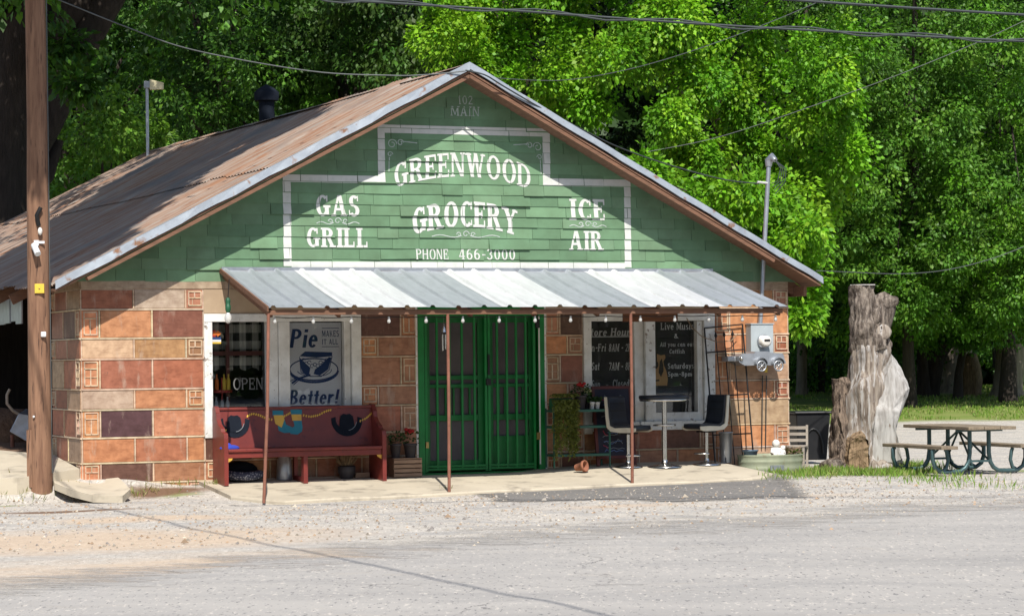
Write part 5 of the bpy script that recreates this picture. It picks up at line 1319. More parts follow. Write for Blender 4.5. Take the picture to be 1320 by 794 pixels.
wire('thick twisted cable crossing the whole upper right of the sky line', [(300, -10, 27), (420, -1, 27), (660, 14, 27), (900, 31, 27), (1130, 44, 27), (1330, 54, 27), (1450, 58, 27)], .014, 'wire', 1)
wire('upper thick cable at the top right corner of the view', [(900, -8, 27), (985, -2, 27), (1150, 9, 27), (1330, 20, 27), (1450, 26, 27)], .015)
wire('thin grey wire rising from the roof ridge across the bright tree', [(625, 100, 36), (720, 104, 37), (800, 92, 38), (880, 70, 39), (970, 38, 40), (1050, 5, 41), (1080, -10, 41)], .006, 'wirelight')
wire('thin grey wire slanting up from the right roof to the far corner', [(835, 196, 40), (930, 176, 40), (1050, 136, 40), (1160, 96, 40), (1260, 55, 40), (1340, 18, 40)], .006, 'wirelight')
wire('thin slack wire from the right eave across the dark trees', [(1052, 349, 37), (1100, 351, 37.5), (1160, 353, 38), (1220, 348, 38.5), (1280, 333, 39), (1340, 310, 39.5)], .0065, 'wirelight')
wire('dark wire running down the right roof edge to the mast', [(600, 91, 34.4), (625, 97, 34.4), (650, 112, 34.6), (700, 141, 34.9), (760, 172, 35.4), (800, 191, 35.9), (860, 212, 36.2), (930, 231, 36.5), (978, 237, 36.7)], .011, 'wire')
# the street wire whose shadow lies across the road
ga, gb = (on_ground(300, 690, lambda u, o: -.19), on_ground(800, 794, lambda u, o: -.19))
hh = 8.5/SUN_UP
A = L2W(ga[0]-hh*SUN_L, ga[1]+hh, 8.3); B = L2W(gb[0]-hh*SUN_L, gb[1]+hh, 8.3); dd = (B-A)
pa, pb_ = A-dd*1.2, B+dd*3
t = thing('overhead_wire', 'street wire high above the road casting a thin shadow line', 'wire', world=pa, ang=0); MB().tube([Vector((0, 0, 0)), pb_-pa], .02, 6).build('cable', 'wire', t)

# ------------------------------------------------------------ roof furniture
rb = lerp(R0, R1, .93); q = L2W(rb.x-.3, -rb.y, rb.z-.2); Y_ = q.y
q = at(190.5, 198, Y_)
t = thing('antenna_mast', 'thin grey mast with a cream wedge antenna behind the roof ridge', 'antenna', world=q-Vector((0, 0, .4)), ang=0)
H_ = (at(190.5, 110, Y_)-q).z+.4; px_m = F/Y_
MB().tube([(0, 0, 0), (0, 0, H_)], .03, 10).build('mast', 'galv', t)
a = MB(); a.prism([(4/px_m, H_-.09), (4/px_m, H_+.1), (21/px_m, H_+.04), (21/px_m, H_-.08)], -.05, .05); a.build('antenna_housing', 'antenna', t, .01)
MB().box(-.05, .055, -.06, .06, H_-.06, H_+.07).build('clamp', 'galv', t, .008)
Yv = L2W(-.45, -8.5, 0).y; q = at(344, 160, Yv)
t = thing('stove_pipe', 'dark stove pipe with a cap behind the roof slope', 'chimney pipe', world=q-Vector((0, 0, .35)), ang=0)
hp = (at(344, 118, Yv)-q).z+.35; MB().tube([(0, 0, 0), (0, 0, hp)], .13, 16).build('pipe', 'hat', t)
MB().lathe([(.2, hp-.16), (.21, hp-.02), (.13, hp+.05), (.001, hp+.12)], 16).build('cap', 'hat', t)

# ------------------------------------------------------------ scrap under the eave on the left
q = at(14, 572, 37); gz_ = ground_z(q.x, q.y); u_, o_, _ = W2L(q)
t = thing('dirt_heap', 'brown heap of dirt in the open shed bay', 'heap', u_, o_, gz_-O.z-.05)
m = MB(); m.ball((0, 0, .0), (.75, .5, .52), 20, 10); o = m.build('heap', 'dirt', t)
for v in o.data.vertices: v.co *= 1+.25*(vnoise(v.co.x*6, v.co.y*6+v.co.z*5)-.5)
sp = at(27, 560, 36); 
t = thing('scrap_hopper', 'grey sheet metal hopper with a curved pipe beside the pole', 'scrap metal', world=Vector((sp.x, sp.y, ground_z(sp.x, sp.y))), ang=.3)
b_ = at(27, 560, 36).z-ground_z(sp.x, sp.y)
MB().add([(-.18, -.2, b_+.05), (.12, -.25, b_-.14), (.3, .1, b_-.0), (.05, .25, b_+.16), (-.05, -.2, b_+.3), (.2, -.22, b_+.26), (.35, .1, b_+.3), (.1, .25, b_+.36)], [(0, 1, 2, 3), (4, 7, 6, 5), (0, 4, 5, 1), (1, 5, 6, 2), (2, 6, 7, 3), (3, 7, 4, 0)]).build('hopper', 'galv', t, .01)
MB().tube([(-.02, -.1, b_+.28), (-.12, -.12, b_+.34), (-.2, -.12, b_+.44), (-.2, -.12, b_+.56), (-.16, -.12, b_+.64)], .022, 8).build('pipe', 'oldwood', t)
m = MB()
for x in (-.12, .2): m.tube([(x, 0, 0), (x, 0, b_)], .03, 6)
m.build('leg', 'rustpost', t)

# ------------------------------------------------------------ stump and picnic table
def sq(px, py, Y): return at(px, py, Y)
SY = 37.4; sb = at(1118, 604, SY); sb.z = ground_z(sb.x, sb.y)-.03
t = thing('tree_stump', 'tall bleached broken tree stump with a cut top and a split slab', 'tree stump', world=sb, ang=0)
def SP(px, py, dy=0): p = at(px, py, SY)-sb; return Vector((p.x, dy, p.z))
def fbm(x, y, k=4):
    return sum((vnoise(x*2**i+i*3.7, y*2**i+i*1.9)-.5)*.55**i for i in range(k))
def rough(o, amp, sc, flute=0):
    for v in o.data.vertices:
        a = math.atan2(v.co.y, v.co.x); k = amp*fbm(v.co.x*sc+7+v.co.y*sc*.6, v.co.z*sc*.35+v.co.y*sc*.5)+flute*(math.sin(a*7+v.co.z*2)+.8*math.sin(a*17+v.co.z*1.3+3*vnoise(v.co.z*2, 1)))
        v.co.x += k*math.cos(a); v.co.y += k*math.sin(a); v.co.z += k*.3
    return o
def trunk_tube(name, mat, pts, parent, n=72, sub=14, **kw):
    P, R = [], []
    for i in range(len(pts)-1):
        for j in range(sub):
            f = j/sub; f2 = f*f*(3-2*f); a, b = pts[i], pts[i+1]
            P.append(SP(a[0]+(b[0]-a[0])*f, a[1]+(b[1]-a[1])*f, a[3]+(b[3]-a[3])*f)); R.append((a[2]+(b[2]-a[2])*f2)/88)
    a = pts[-1]; P.append(SP(a[0], a[1], a[3])); R.append(a[2]/88)
    return rough(MB().tube(P, R, n).build(name, mat, parent, fix=False), **kw)
trunk_tube('upper_trunk', 'stumpbark', [(1123, 452, 23, 0), (1120, 430, 21.5, 0), (1115, 400, 18, 0), (1111.5, 368, 16.5, 0)], t, amp=.1, sc=11, flute=.006)
trunk_tube('stripped_trunk', 'stumptan', [(1120, 606, 40, 0), (1117, 585, 30, 0), (1116, 550, 26, 0), (1119, 500, 27, 0), (1122, 465, 24, 0), (1123, 446, 22.5, 0)], t, amp=.1, sc=7, flute=.01)
MB().lathe([(.185, 0), (.18, .012), (.001, .015)], 28, SP(1112, 368)).build('cut_top', 'stumpgrey', t)
m = MB(); m.tube([SP(1125, 440, .02), SP(1131, 420, -.02), SP(1134, 402, -.02), SP(1136, 388, -.02), SP(1132, 379, -.02)], [.16, .17, .15, .13, .08], 30); m.ball(SP(1142, 391, -.06), (.08, .1, .1), 22, 14); m.ball(SP(1128, 408, -.12), (.09, .1, .13), 22, 14); rough(m.build('burl', 'stumpbark', t, fix=False), amp=.16, sc=12)
rough(MB().lathe([(.09, -.2), (.11, -.02), (.118, .0), (.105, .015), (.06, .012), (.001, .01)], 26, SP(1137, 428, -.19), Matrix.Rotation(math.radians(82), 3, 'X') @ Matrix.Rotation(.2, 3, 'Y')).build('cut_knot', 'stumptan', t), amp=.03, sc=14)
out = [(1147, 456), (1153, 465), (1160, 478), (1167, 491), (1170, 500), (1166, 514), (1160, 530), (1153, 552), (1152, 572), (1156, 588), (1166, 606), (1108, 606), (1112, 580), (1114, 555), (1117, 530), (1122, 510), (1130, 490), (1139, 472)]
m = MB(); cx = sum(p[0] for p in out)/len(out); cy = sum(p[1] for p in out)/len(out)
fr = [SP(a, b, -.16) for a, b in out]; mid_ = [SP(cx+(a-cx)*.72, cy+(b-cy)*.86, -.36 if b > 520 else -.27) for a, b in out]; bk = [SP(a, b, .12) for a, b in out]; n = len(out)
m.add(fr+mid_+bk, [(i, (i+1) % n, (i+1) % n+n, i+n) for i in range(n)]+[(i+2*n, (i+1) % n+2*n, (i+1) % n, i) for i in range(n)], False)
cen = SP(cx, cy, -.4); m.add(mid_+[cen], [(i, (i+1) % n, n) for i in range(n)], True); m.poly(list(reversed(bk)))
bmh = m.build('split_slab', 'stumpgrey', t); sd_ = bmh.modifiers.new('sub', 'SUBSURF'); sd_.subdivision_type = 'SIMPLE'; sd_.levels = sd_.render_levels = 3; dm_ = bmh.modifiers.new('disp', 'DISPLACE'); dm_.strength = .06; dm_.texture = bpy.data.textures.new('weathering', 'CLOUDS'); dm_.texture.noise_scale = .22
MT['sidebark'] = M('brown_stump_bark', (.24, .18, .135), (.05, .036, .028), .95, stretch=(5, 5, .9), scale=5, lo=.42, hi=.6, bmp=1, bs=9, bd=.04)
trunk_tube('side_stump', 'sidebark', [(1080, 606, 24, -.1), (1083, 590, 16, -.08), (1085, 560, 13, -.05), (1084, 520, 13, 0), (1082, 496, 12, 0), (1081, 487, 9.5, 0)], t, amp=.12, sc=11, flute=.008)
m = MB(); fp = [(1089, 606), (1088, 588), (1091, 568), (1098, 561), (1104, 557), (1110, 562), (1113, 575), (1114, 606)]
a = [SP(x, y, -.48) for x, y in fp]; b = [SP(1101+(x-1101)*1.2, y-4, -.2) for x, y in fp]; n = len(fp); m.poly(a); m.add(a+b, [(i, (i+1) % n, (i+1) % n+n, i+n) for i in range(n)]); bmh = m.build('rotten_heartwood', 'heart', t); sd_ = bmh.modifiers.new('sub', 'SUBSURF'); sd_.subdivision_type = 'SIMPLE'; sd_.levels = sd_.render_levels = 4; dm_ = bmh.modifiers.new('disp', 'DISPLACE'); dm_.strength = .1; dm_.texture = bpy.data.textures.new('splinters', 'CLOUDS'); dm_.texture.noise_scale = .12
m = MB()
for k in range(9):
    q = SP(1070+k*4.5, 606, -.25-.1*rng.random()); m.ball(q+Vector((0, 0, .04)), (.1+.08*rng.random(), .08, .06+.05*rng.random()), 8, 5)
rough(m.build('root_flare', 'stumpbark', t, fix=False), amp=.1, sc=9)
q = at(1076, 605, 36.9); q.z = ground_z(q.x, q.y)
t = thing('wood_chunk', 'small rough brown chunk of wood lying by the stump foot', 'wood chunk', world=q, ang=.4); rough(MB().ball((0, 0, .07), (.13, .09, .09), 12, 8).build('chunk', 'stumpbark', t, fix=False), amp=.12, sc=14)

tB = at(1268, 613, 35.0); tA = at(1184, 598, 36.7)
ctr = (tA+tB)/2+Vector((.12, 0, 0)); gz_ = ground_z(ctr.x, ctr.y); ctr.z = min(at(1226, 606, 35.85).z, gz_+.02)
ax = (tB-tA); ax.z = 0; half = ax.length/2; ang = math.atan2(ax.y, ax.x)+math.pi/2
t = thing('picnic_table', 'weathered picnic table on curved blue green pipe legs', 'picnic table', world=ctr, ang=ang)   # local y runs along the table, -y to the viewer
Lh = .92
tz = (at(1235, 548, 35.8)-ctr).z; sz_ = tz*.6
for i in range(3): MB().box(-.37+i*.25, -.37+i*.25+.243, -Lh, Lh, tz-.045, tz).build('table_plank', 'tablewood', t, .006)
for sx in (-1, 1): MB().box(sx*.62-.13, sx*.62+.13, -.84, .84, sz_-.045, sz_).build('bench_plank', 'tablewood', t, .006)
for sy in (-1, 1):
    y = sy*half*.62 if half*.62 < .75 else sy*.72
    for sx in (-1, 1):
        m = MB(); m.tube([(sx*.15, y, tz-.05), (sx*.15, y, .28), (sx*.17, y, .16), (sx*.22, y, .08), (sx*.3, y, .035), (sx*.42, y, .03), (sx*.52, y, .03), (sx*.6, y, .035), (sx*.69, y, .09), (sx*.73, y, .2), (sx*.73, y, .32), (sx*.7, y, sz_-.05)], .03, 10)
        m.build('leg', 'pipe', t)
        m = MB(); m.tube([(sx*.53, y, sz_-.05), (sx*.51, y, .3), (sx*.49, y, .18), (sx*.52, y, .08), (sx*.58, y, .045)], .026, 10); m.build('seat_support', 'pipe', t)
    MB().bar((-.15, y, .17), (.15, y, .17), .03, .03).build('crossbar', 'pipe', t); MB().bar((-.36, y, tz-.06), (.36, y, tz-.06), .04, .03).build('crossbar', 'pipe', t)
    yi = y*.0
    for sx in (-1, 1): MB().tube([(sx*.0, yi, tz-.07), (sx*.14, y, .19)], .016, 8).build('brace', 'pipe', t)

# ------------------------------------------------------------ trees
def leaves_mesh(name, P, D, Ls, W, tint, parent=None, fold=.25, mat='leaf'):
    n = len(P); up = rng.normal(size=(n, 3))+np.array([0, -.25, 1.1])
    side = np.cross(D, up); side /= np.linalg.norm(side, axis=1, keepdims=True)+1e-9
    nrm = np.cross(side, D)
    Ls = Ls[:, None]; w_ = Ls*W
    v = np.empty((n, 4, 3)); v[:, 0] = P; v[:, 1] = P+D*Ls*.45+side*w_+nrm*w_*fold; v[:, 2] = P+D*Ls; v[:, 3] = P+D*Ls*.45-side*w_+nrm*w_*fold
    me = bpy.data.meshes.new(name); me.vertices.add(n*4); me.loops.add(n*4); me.polygons.add(n)
    me.vertices.foreach_set('co', v.reshape(-1).astype(np.float32)); me.loops.foreach_set('vertex_index', np.arange(n*4, dtype=np.int32))
    me.polygons.foreach_set('loop_start', np.arange(0, n*4, 4, dtype=np.int32)); me.update()
    a = me.attributes.new('tint', 'FLOAT_COLOR', 'FACE'); a.data.foreach_set('color', np.concatenate([tint, np.ones((n, 1))], 1).reshape(-1).astype(np.float32))
    me.materials.append(MT[mat]); o = bpy.data.objects.new(name, me); C.objects.link(o)
    if parent: o.parent = parent
    return o
def make_leaves(clumps, nsub, nleaf, L, cols, origin, droop=.7, sub_r=.3, hang=.0):
    Ps, Ds, Ts, LL = [], [], [], []
    cols = np.array(cols)
    for c, r in clumps:
        r = np.array(r if isinstance(r, (tuple, list)) else (r, r, r*.8)); k = max(3, int(nsub*rng.uniform(.7, 1.3)))
        d = rng.normal(size=(k, 3)); d /= np.linalg.norm(d, axis=1, keepdims=True); rad = rng.random(k)**.45
        sc_ = np.array(c)+d*r*rad[:, None]
        for q in range(k):
            m = max(6, int(nleaf*rng.uniform(.6, 1.4))); sr = sub_r*rng.uniform(.7, 1.35)
            g = rng.normal(size=(m, 3)); g /= np.linalg.norm(g, axis=1, keepdims=True)+1e-9
            off = g*(rng.random(m)**.4)[:, None]*sr*np.array([1, 1, .75+hang])
            outw = d[q]*.5+g*.9; outw[:, 2] -= droop; outw += rng.normal(size=(m, 3))*.35
            outw /= np.linalg.norm(outw, axis=1, keepdims=True)
            base = cols[rng.integers(len(cols))]*rng.uniform(.8, 1.2)
            Ps.append(sc_[q]+off); Ds.append(outw); LL.append(L*rng.uniform(.65, 1.25, m)); Ts.append(base*rng.uniform(.75, 1.25, (m, 1))*rng.uniform(.92, 1.08, (m, 3)))
    return np.concatenate(Ps)-np.array(origin), np.concatenate(Ds), np.concatenate(LL), np.clip(np.concatenate(Ts), .004, .9)
def fill(px0, py0, px1, py1, D0, D1, n, r):
    out = []
    for _ in range(n):
        D = rng.uniform(D0, D1); p = at(rng.uniform(px0, px1), rng.uniform(py0, py1), D); out.append((tuple(p), r*rng.uniform(.7, 1.3)))
    return out
def spots(lst, D, jitter=1.5):
    return [(tuple(at(x, y, D+rng.uniform(-jitter, jitter))), r) for x, y, r in lst]
def tree(name, label, px, D, clumps, cols, trunk, nsub=16, nleaf=30, L=.15, bark='bark', sub_r=.3, droop=.7, hang=0, group='trees behind the store', W=.3, branches=8):
    b = at(px, 500, D); b.z = ground_z(b.x, b.y)
    t = thing(name, label, 'tree', world=b, ang=0, group=group)
    tips = sorted(clumps, key=lambda c: c[0][2]); m = MB(); r0, lean, th = trunk
    pts = [Vector((lean*(i/6)**1.3+.06*math.sin(i*1.7+px), .1*math.sin(i+px), th*i/6-.15)) for i in range(7)]
    m.tube(pts, [r0*(1.35 if i == 0 else 1-.09*i) for i in range(7)], 14)
    for k in range(min(branches, len(clumps))):
        c = Vector(clumps[rng.integers(len(clumps))][0])-b; s0 = pts[3+rng.integers(4)] ; mdl = s0.lerp(c, .5)+Vector((0, 0, .5))
        m.tube([s0, s0.lerp(mdl, .5)+Vector((0, 0, .1)), mdl, c], [r0*.42, r0*.3, r0*.2, r0*.06], 7)
    m.build('trunk', bark, t)
    P, D_, L_, T_ = make_leaves(clumps, nsub, nleaf, L, cols, b, droop, sub_r, hang)
    leaves_mesh('crown', P, D_, L_, W, T_, t)
    return t
LIME = [(.15, .35, .014), (.12, .3, .012), (.19, .37, .018), (.095, .25, .012)]
MIDG = [(.095, .23, .022), (.075, .19, .018), (.12, .25, .026), (.085, .2, .028)]
DARK = [(.045, .115, .016), (.036, .095, .014), (.06, .14, .02)]
OLIV = [(.05, .1, .016), (.04, .085, .014), (.06, .115, .02)]
# bright broadleaf trees right behind the gable
cl1 = [(c, r*.8) for c, r in spots([(575, 50, 1.0), (600, 20, 1.0), (640, 70, 1.1), (680, 40, 1.0), (600, 85, .8), (690, 100, .9), (735, 60, 1.0), (720, 125, .9), (650, 10, 1.2), (560, 15, 1.0), (740, 10, 1.1)], 55)]+fill(520, -260, 780, -20, 53, 60, 16, 1.7)
tree('leafy_tree', 'bright yellow green tree directly above the gable peak', 655, 57, cl1, LIME, (.28, .4, 8), 7, 230, .11, hang=.65, sub_r=.36, W=.36)
cl2 = [(c, r*.78) for c, r in spots([(790, 75, .8), (830, 60, .9), (810, 30, 1.0), (770, 130, .7), (860, 20, 1.0), (900, 35, 1.0), (950, 50, 1.1), (1000, 70, 1.1), (1050, 90, 1.0), (930, 120, 1.0), (900, 105, .8), (985, 130, 1.1), (1045, 150, 1.0), (1070, 200, .9), (960, 185, .9), (1020, 210, 1.0), (1060, 255, .8), (1000, 265, .8), (1045, 300, .6), (905, 190, .7), (860, 150, .5), (1075, 120, .9), (870, 215, .5), (1090, 60, .9)], 53)]+fill(760, -260, 1110, -20, 52, 60, 22, 1.8)+fill(770, 10, 1080, 270, 51, 57, 6, .5)
tree('leafy_tree', 'big lime green tree with drooping leaf clusters right of the gable', 930, 56, cl2, LIME, (.32, .3, 9), 7, 230, .11, hang=.65, sub_r=.36, W=.36)
cl3 = spots([(830, 225, .35), (865, 240, .55), (900, 258, .6), (935, 275, .65), (965, 300, .7), (1000, 300, .6), (1020, 330, .6), (1035, 365, .5), (1030, 390, .4), (1000, 345, .6), (960, 250, .5), (1035, 410, .3), (1040, 300, .5), (985, 270, .6)], 47.5, .8)
tree('bushy_tree', 'small bright green bushy tree hugging the right roof slope', 985, 48, cl3, LIME, (.12, .2, 3.2), 20, 44, .13, hang=.4, sub_r=.26)
VDRK = [(.012, .032, .007), (.01, .026, .006), (.016, .04, .008)]  # trees below are added; near-black leaves stand in for shade between crowns
tree('gap_shade_tree', 'very dark tree added as painted shade in the gaps behind the big lime green tree', 900, 63, fill(740, -20, 1090, 330, 61, 66, 44, 1.3)+fill(700, -300, 1100, -20, 61, 67, 16, 2), VDRK, (.2, .2, 8), 16, 34, .17)
tree('gap_shade_tree', 'very dark tree added as painted shade in the gaps behind the peak of the gable', 640, 63, fill(540, -30, 760, 150, 61, 66, 22, 1.3)+fill(520, -300, 780, -30, 61, 67, 12, 2), VDRK, (.2, .2, 8), 16, 34, .17)
tree('gap_shade_tree', 'very dark tree added as painted shade in the gaps of the right hand wood', 1190, 69.5, fill(1040, 0, 1340, 400, 69, 73, 50, 1.3)+fill(1040, -300, 1360, 0, 69, 73, 12, 2), VDRK, (.15, .2, 8), 16, 30, .17)
# darker trees behind the left roof
tree('dark_tree', 'dark green tree behind the left roof near the antenna', 300, 60, fill(190, -20, 400, 190, 56, 64, 26, 1.3)+fill(150, -300, 420, 0, 55, 66, 16, 2.0), DARK+MIDG[:1], (.3, -.3, 8), 18, 46, .135)
tree('dark_tree', 'dark olive tree left of the gable peak with thin hanging leaves', 460, 59, fill(380, -20, 560, 110, 55, 63, 22, 1.3)+fill(360, -300, 580, -10, 55, 64, 14, 2.0), OLIV+DARK, (.3, .3, 8), 18, 46, .135, droop=1.3)
tree('young_tree', 'lighter green young tree between the pole and the antenna', 130, 56, spots([(90, 190, .8), (130, 170, .8), (110, 230, .8), (160, 210, .8), (190, 180, .7), (75, 240, .7), (30, 200, .8), (15, 250, .8), (150, 150, .6), (60, 150, .6)], 55), [(.14, .28, .03), (.11, .23, .025)], (.1, .1, 4), 18, 46, .13)
tree('dark_tree', 'dark tree filling the space behind the big leaning trunks', 100, 64, fill(-60, -20, 220, 200, 61, 68, 30, 1.4)+fill(-80, -300, 230, 0, 58, 68, 16, 2.0), DARK, (.3, .2, 8), 18, 30, .18)
tree('dark_tree', 'mid green tree behind the stove pipe', 350, 67, fill(280, 40, 480, 180, 64, 68, 20, 1.3)+fill(260, -200, 520, 40, 64, 70, 12, 1.8), MIDG, (.25, .2, 7), 18, 30, .18)
# right hand wood
tree('wood_tree', 'broad mid green tree filling the upper right of the wood', 1170, 64, fill(1080, 40, 1250, 330, 60, 67, 52, .95)+fill(1130, 300, 1260, 410, 62, 66, 12, .8)+fill(1060, -320, 1260, 40, 59, 68, 18, 2.0), MIDG, (.16, .3, 9), 16, 58, .115, group='trees of the right hand wood')
tree('wood_tree', 'mid green tree at the right edge of the wood', 1300, 66, fill(1230, 20, 1370, 340, 61, 68, 46, .95)+fill(1240, 300, 1340, 400, 61, 66, 9, .75)+fill(1220, -320, 1420, 20, 60, 70, 18, 2.0), MIDG+LIME[3:], (.2, -.2, 9), 16, 58, .115, group='trees of the right hand wood')
tree('wood_tree', 'low darker tree behind the mast and the stump', 1110, 70, fill(1035, 230, 1210, 440, 66, 72, 44, 1.0)+fill(1000, -250, 1200, 200, 58, 64, 16, 1.6), DARK+MIDG, (.14, .3, 6), 18, 46, .115, group='trees of the right hand wood')
tree('wood_tree', 'low leafy tree hanging over the grass behind the picnic table', 1235, 68, fill(1090, 330, 1330, 415, 64, 70, 34, .8)+fill(1090, 400, 1330, 440, 66, 71, 12, .55), MIDG, (.12, .6, 5), 18, 46, .11, group='trees of the right hand wood')
tree('wood_tree', 'pale yellow green tree behind the far upper right edge', 1290, 74, fill(1240, 60, 1340, 300, 72, 77, 18, 1.2)+fill(1220, -300, 1400, 60, 71, 78, 14, 2.0), [(.11, .2, .03), (.09, .18, .03)], (.2, -.2, 9), 16, 46, .13, group='trees of the right hand wood')
# bare trunks in the shade of the wood
def trunk(label, px, py, D, pts, r, bark='bark', group='bare trunks in the wood'):
    b = at(px, py, D); b.z = ground_z(b.x, b.y)-.1
    t = thing('bare_tree', label, 'tree', world=b, ang=0, group=group)
    P = [at(x, y, D)-b for x, y in pts]; P[0].z = 0
    o = MB().tube([P[0]]+[P[i].lerp(P[i+1], f) for i in range(len(P)-1) for f in (.25, .5, .75, 1)], [r*1.3]+[r*(1-.35*(i+1)/(4*(len(P)-1))) for i in range(4*(len(P)-1))], 14).build('trunk', bark, t, fix=False)
    return t
trunk('leaning dark trunk behind the picnic table', 1195, 490, 70, [(1195, 492), (1205, 460), (1225, 430), (1250, 400), (1275, 380)], .3)
trunk('second trunk splitting off beside the leaning one', 1190, 490, 70.6, [(1190, 492), (1198, 455), (1204, 420), (1212, 380)], .2)
trunk('pale ivy flecked trunk right of the leaning trunk', 1230, 490, 72, [(1228, 492), (1232, 450), (1236, 420), (1238, 380)], .36, 'barkp')
trunk('pale narrow trunk beside the ivy flecked one', 1243, 490, 72.4, [(1243, 492), (1245, 455), (1247, 420), (1248, 390)], .2, 'barkp')
trunk('large grey trunk with a flared foot at the right edge', 1298, 492, 69, [(1298, 494), (1303, 450), (1310, 400), (1318, 350), (1326, 280)], .42, 'barkp')
trunk('thin pale trunk just right of the store corner', 1035, 490, 71, [(1033, 494), (1034, 450), (1031, 420), (1028, 380)], .16, 'barkp')
trunk('slender grey trunk between the store and the stump', 1058, 490, 73, [(1057, 494), (1060, 460), (1064, 430), (1068, 390)], .12, 'bark')
trunk('slender pale stem left of the stump', 1046, 490, 74, [(1044, 494), (1045, 450), (1043, 410)], .07, 'barkp')
q = at(1252, 490, 70); q.z = ground_z(q.x, q.y)
t = thing('rotten_stump', 'small red brown broken stump at the edge of the wood', 'tree stump', world=q, ang=0); rough(MB().tube([(0, 0, -.1), (.02, 0, .4), (-.02, 0, .8), (.05, 0, 1.15)], [.3, .24, .25, .12], 14).build('stump', 'heart', t, fix=False), amp=.15, sc=8)
# great oak with two leaning limbs at the left
OD = 50; b = at(-5, 470, OD); b.z = ground_z(b.x, b.y)
t = thing('oak_tree', 'huge dark old tree with two leaning limbs at the left edge', 'tree', world=b, ang=0)
OP = lambda px, py, dy=0: at(px, py, OD+dy)-b
MB().tube([OP(-8, 475), OP(-4, 380), OP(0, 300), OP(4, 230), OP(14, 150), OP(24, 70), OP(36, 0), OP(60, -120), OP(80, -260)], [.75, .66, .6, .58, .56, .54, .5, .42, .3], 20).build('trunk', 'bark', t)
MB().tube([OP(2, 262), OP(30, 215), OP(60, 165), OP(85, 110), OP(112, 50), OP(140, 0), OP(190, -90), OP(250, -200)], [.3, .28, .28, .29, .3, .3, .25, .2], 16).build('limb', 'bark', t)
MB().tube([OP(30, 60), OP(70, 40), OP(100, 10), OP(125, -60)], [.4, .35, .33, .25], 14).build('limb', 'bark', t)
MB().tube([OP(-60, 430, .5), OP(-20, 330, .5), OP(20, 275, .5), OP(60, 225, .5), OP(75, 180, .5)], [.24, .22, .2, .17, .12], 12).build('limb', 'bark', t)
oc = fill(-150, -420, 330, -40, 46, 57, 40, 1.9)+fill(-200, -520, 250, -90, 40, 48, 34, 1.8)+spots([(8, 12, .5), (85, 60, .35), (100, 110, .3)], 49)
P, D_, L_, T_ = make_leaves(oc, 18, 30, .2, DARK+MIDG[:1], b, .7, .35); leaves_mesh('crown', P, D_, L_, .3, T_, t)
# pecan whose overhanging crown shades the left roof slope
b = L2W(-13.5, 1.5, 0); b.z = ground_z(b.x, b.y)
t = thing('pecan_tree', 'tree out to the left whose high crown throws dappled shade on the roof', 'tree', world=b, ang=0)
pc = []
def roof_pt(u, bk): 
    f = (bk+.5)/14.7; e = lerp(R0, R1, f); g2_ = lerp(EL0, EL1, f); tt = (e.x-u)/(e.x-g2_.x); return e.lerp(g2_, tt)
for u, bk, r, h in ((-5.4, 2.2, .8, 8), (-5.3, 3.6, 1.0, 8.5), (-4.6, 3.9, 1.0, 8), (-4.3, 5.2, 1.1, 8.5), (-3.6, 5.0, .9, 8), (-3.4, 6.8, 1.1, 8.5), (-2.7, 6.0, .8, 8), (-2.4, 7.8, 1.1, 8.5), (-1.7, 8.4, 1.0, 8.3), (-1.4, 10, 1.0, 8.6), (-1.5, 6.2, .7, 8), (-.9, 8.0, .8, 8.2), (-2.2, 9.6, .9, 8.4), (-5.5, 5.0, .9, 8.6), (-.8, 5.6, .5, 8), (-1.2, 4.4, .35, 8), (-5.2, 1.5, .7, 8), (-4.4, 2.8, .7, 8.3), (-3.8, 3.8, .7, 8.4), (-3.0, 4.8, .8, 8.2), (-2.3, 5.0, .6, 8), (-1.8, 7.2, .9, 8.6), (-2.9, 7.9, .9, 8.3), (-4.2, 6.4, .9, 8.5), (-5.0, 6.2, .9, 8), (-1.0, 9.0, .9, 8.4), (-.8, 7.0, .7, 8.4), (-3.4, 8.8, .7, 8)):
    p = roof_pt(u, bk); w_ = L2W(p.x, -p.y, p.z)+sun_dir*h/sun_dir.z; pc.append((tuple(w_), (r, r, .5)))
m = MB(); top_ = Vector((0, 0, 7.5)); m.tube([Vector((0, 0, -.2)), Vector((.1, .1, 3.5)), top_], [.5, .4, .32], 14)
for c, r in pc[::2]:
    v = Vector(c)-b; m.tube([top_, top_.lerp(v, .5)+Vector((0, 0, .8)), v], [.2, .12, .04], 7)
m.build('trunk', 'bark', t)
P, D_, L_, T_ = make_leaves([(c, (r[0]*1.12, r[1]*1.12, .6)) for c, r in pc], 26, 130, .2, MIDG, b, .6, .36); leaves_mesh('crown', P, D_, L_, .3, T_, t)

# far wood: one mass nobody could count
def wood(name, label, X0, X1, Y0, Y1, z1, n, L, cols):
    P = np.stack([rng.uniform(X0, X1, n), rng.uniform(Y0, Y1, n), .3+rng.uniform(0, z1, n)], 1); D_ = rng.normal(size=(n, 3)); D_[:, 2] -= .6; D_ /= np.linalg.norm(D_, axis=1, keepdims=True)
    cl_ = np.array(cols)[rng.integers(len(cols), size=n)]*rng.uniform(.7, 1.3, (n, 1))
    o = leaves_mesh(name, P, D_, L*rng.uniform(.6, 1.4, n), .4, cl_); return tag(o, label, 'woodland', None, 'stuff')
wood('far_wood', 'dark mass of woodland far behind the store and trees', -32, 42, 79, 90, 19, 70000, .8, [(.03, .075, .012), (.024, .06, .01)])  # leaf colour darkened to imitate deep shade inside the wood
wood('street_wood', 'dense trees across the street behind the viewer', -60, 170, -52, -38, 17, 34000, 1.4, DARK)
m = []
ug = fill(1015, 440, 1190, 500, 72, 78, 26, .5)+fill(1200, 450, 1320, 490, 72, 77, 16, .4)
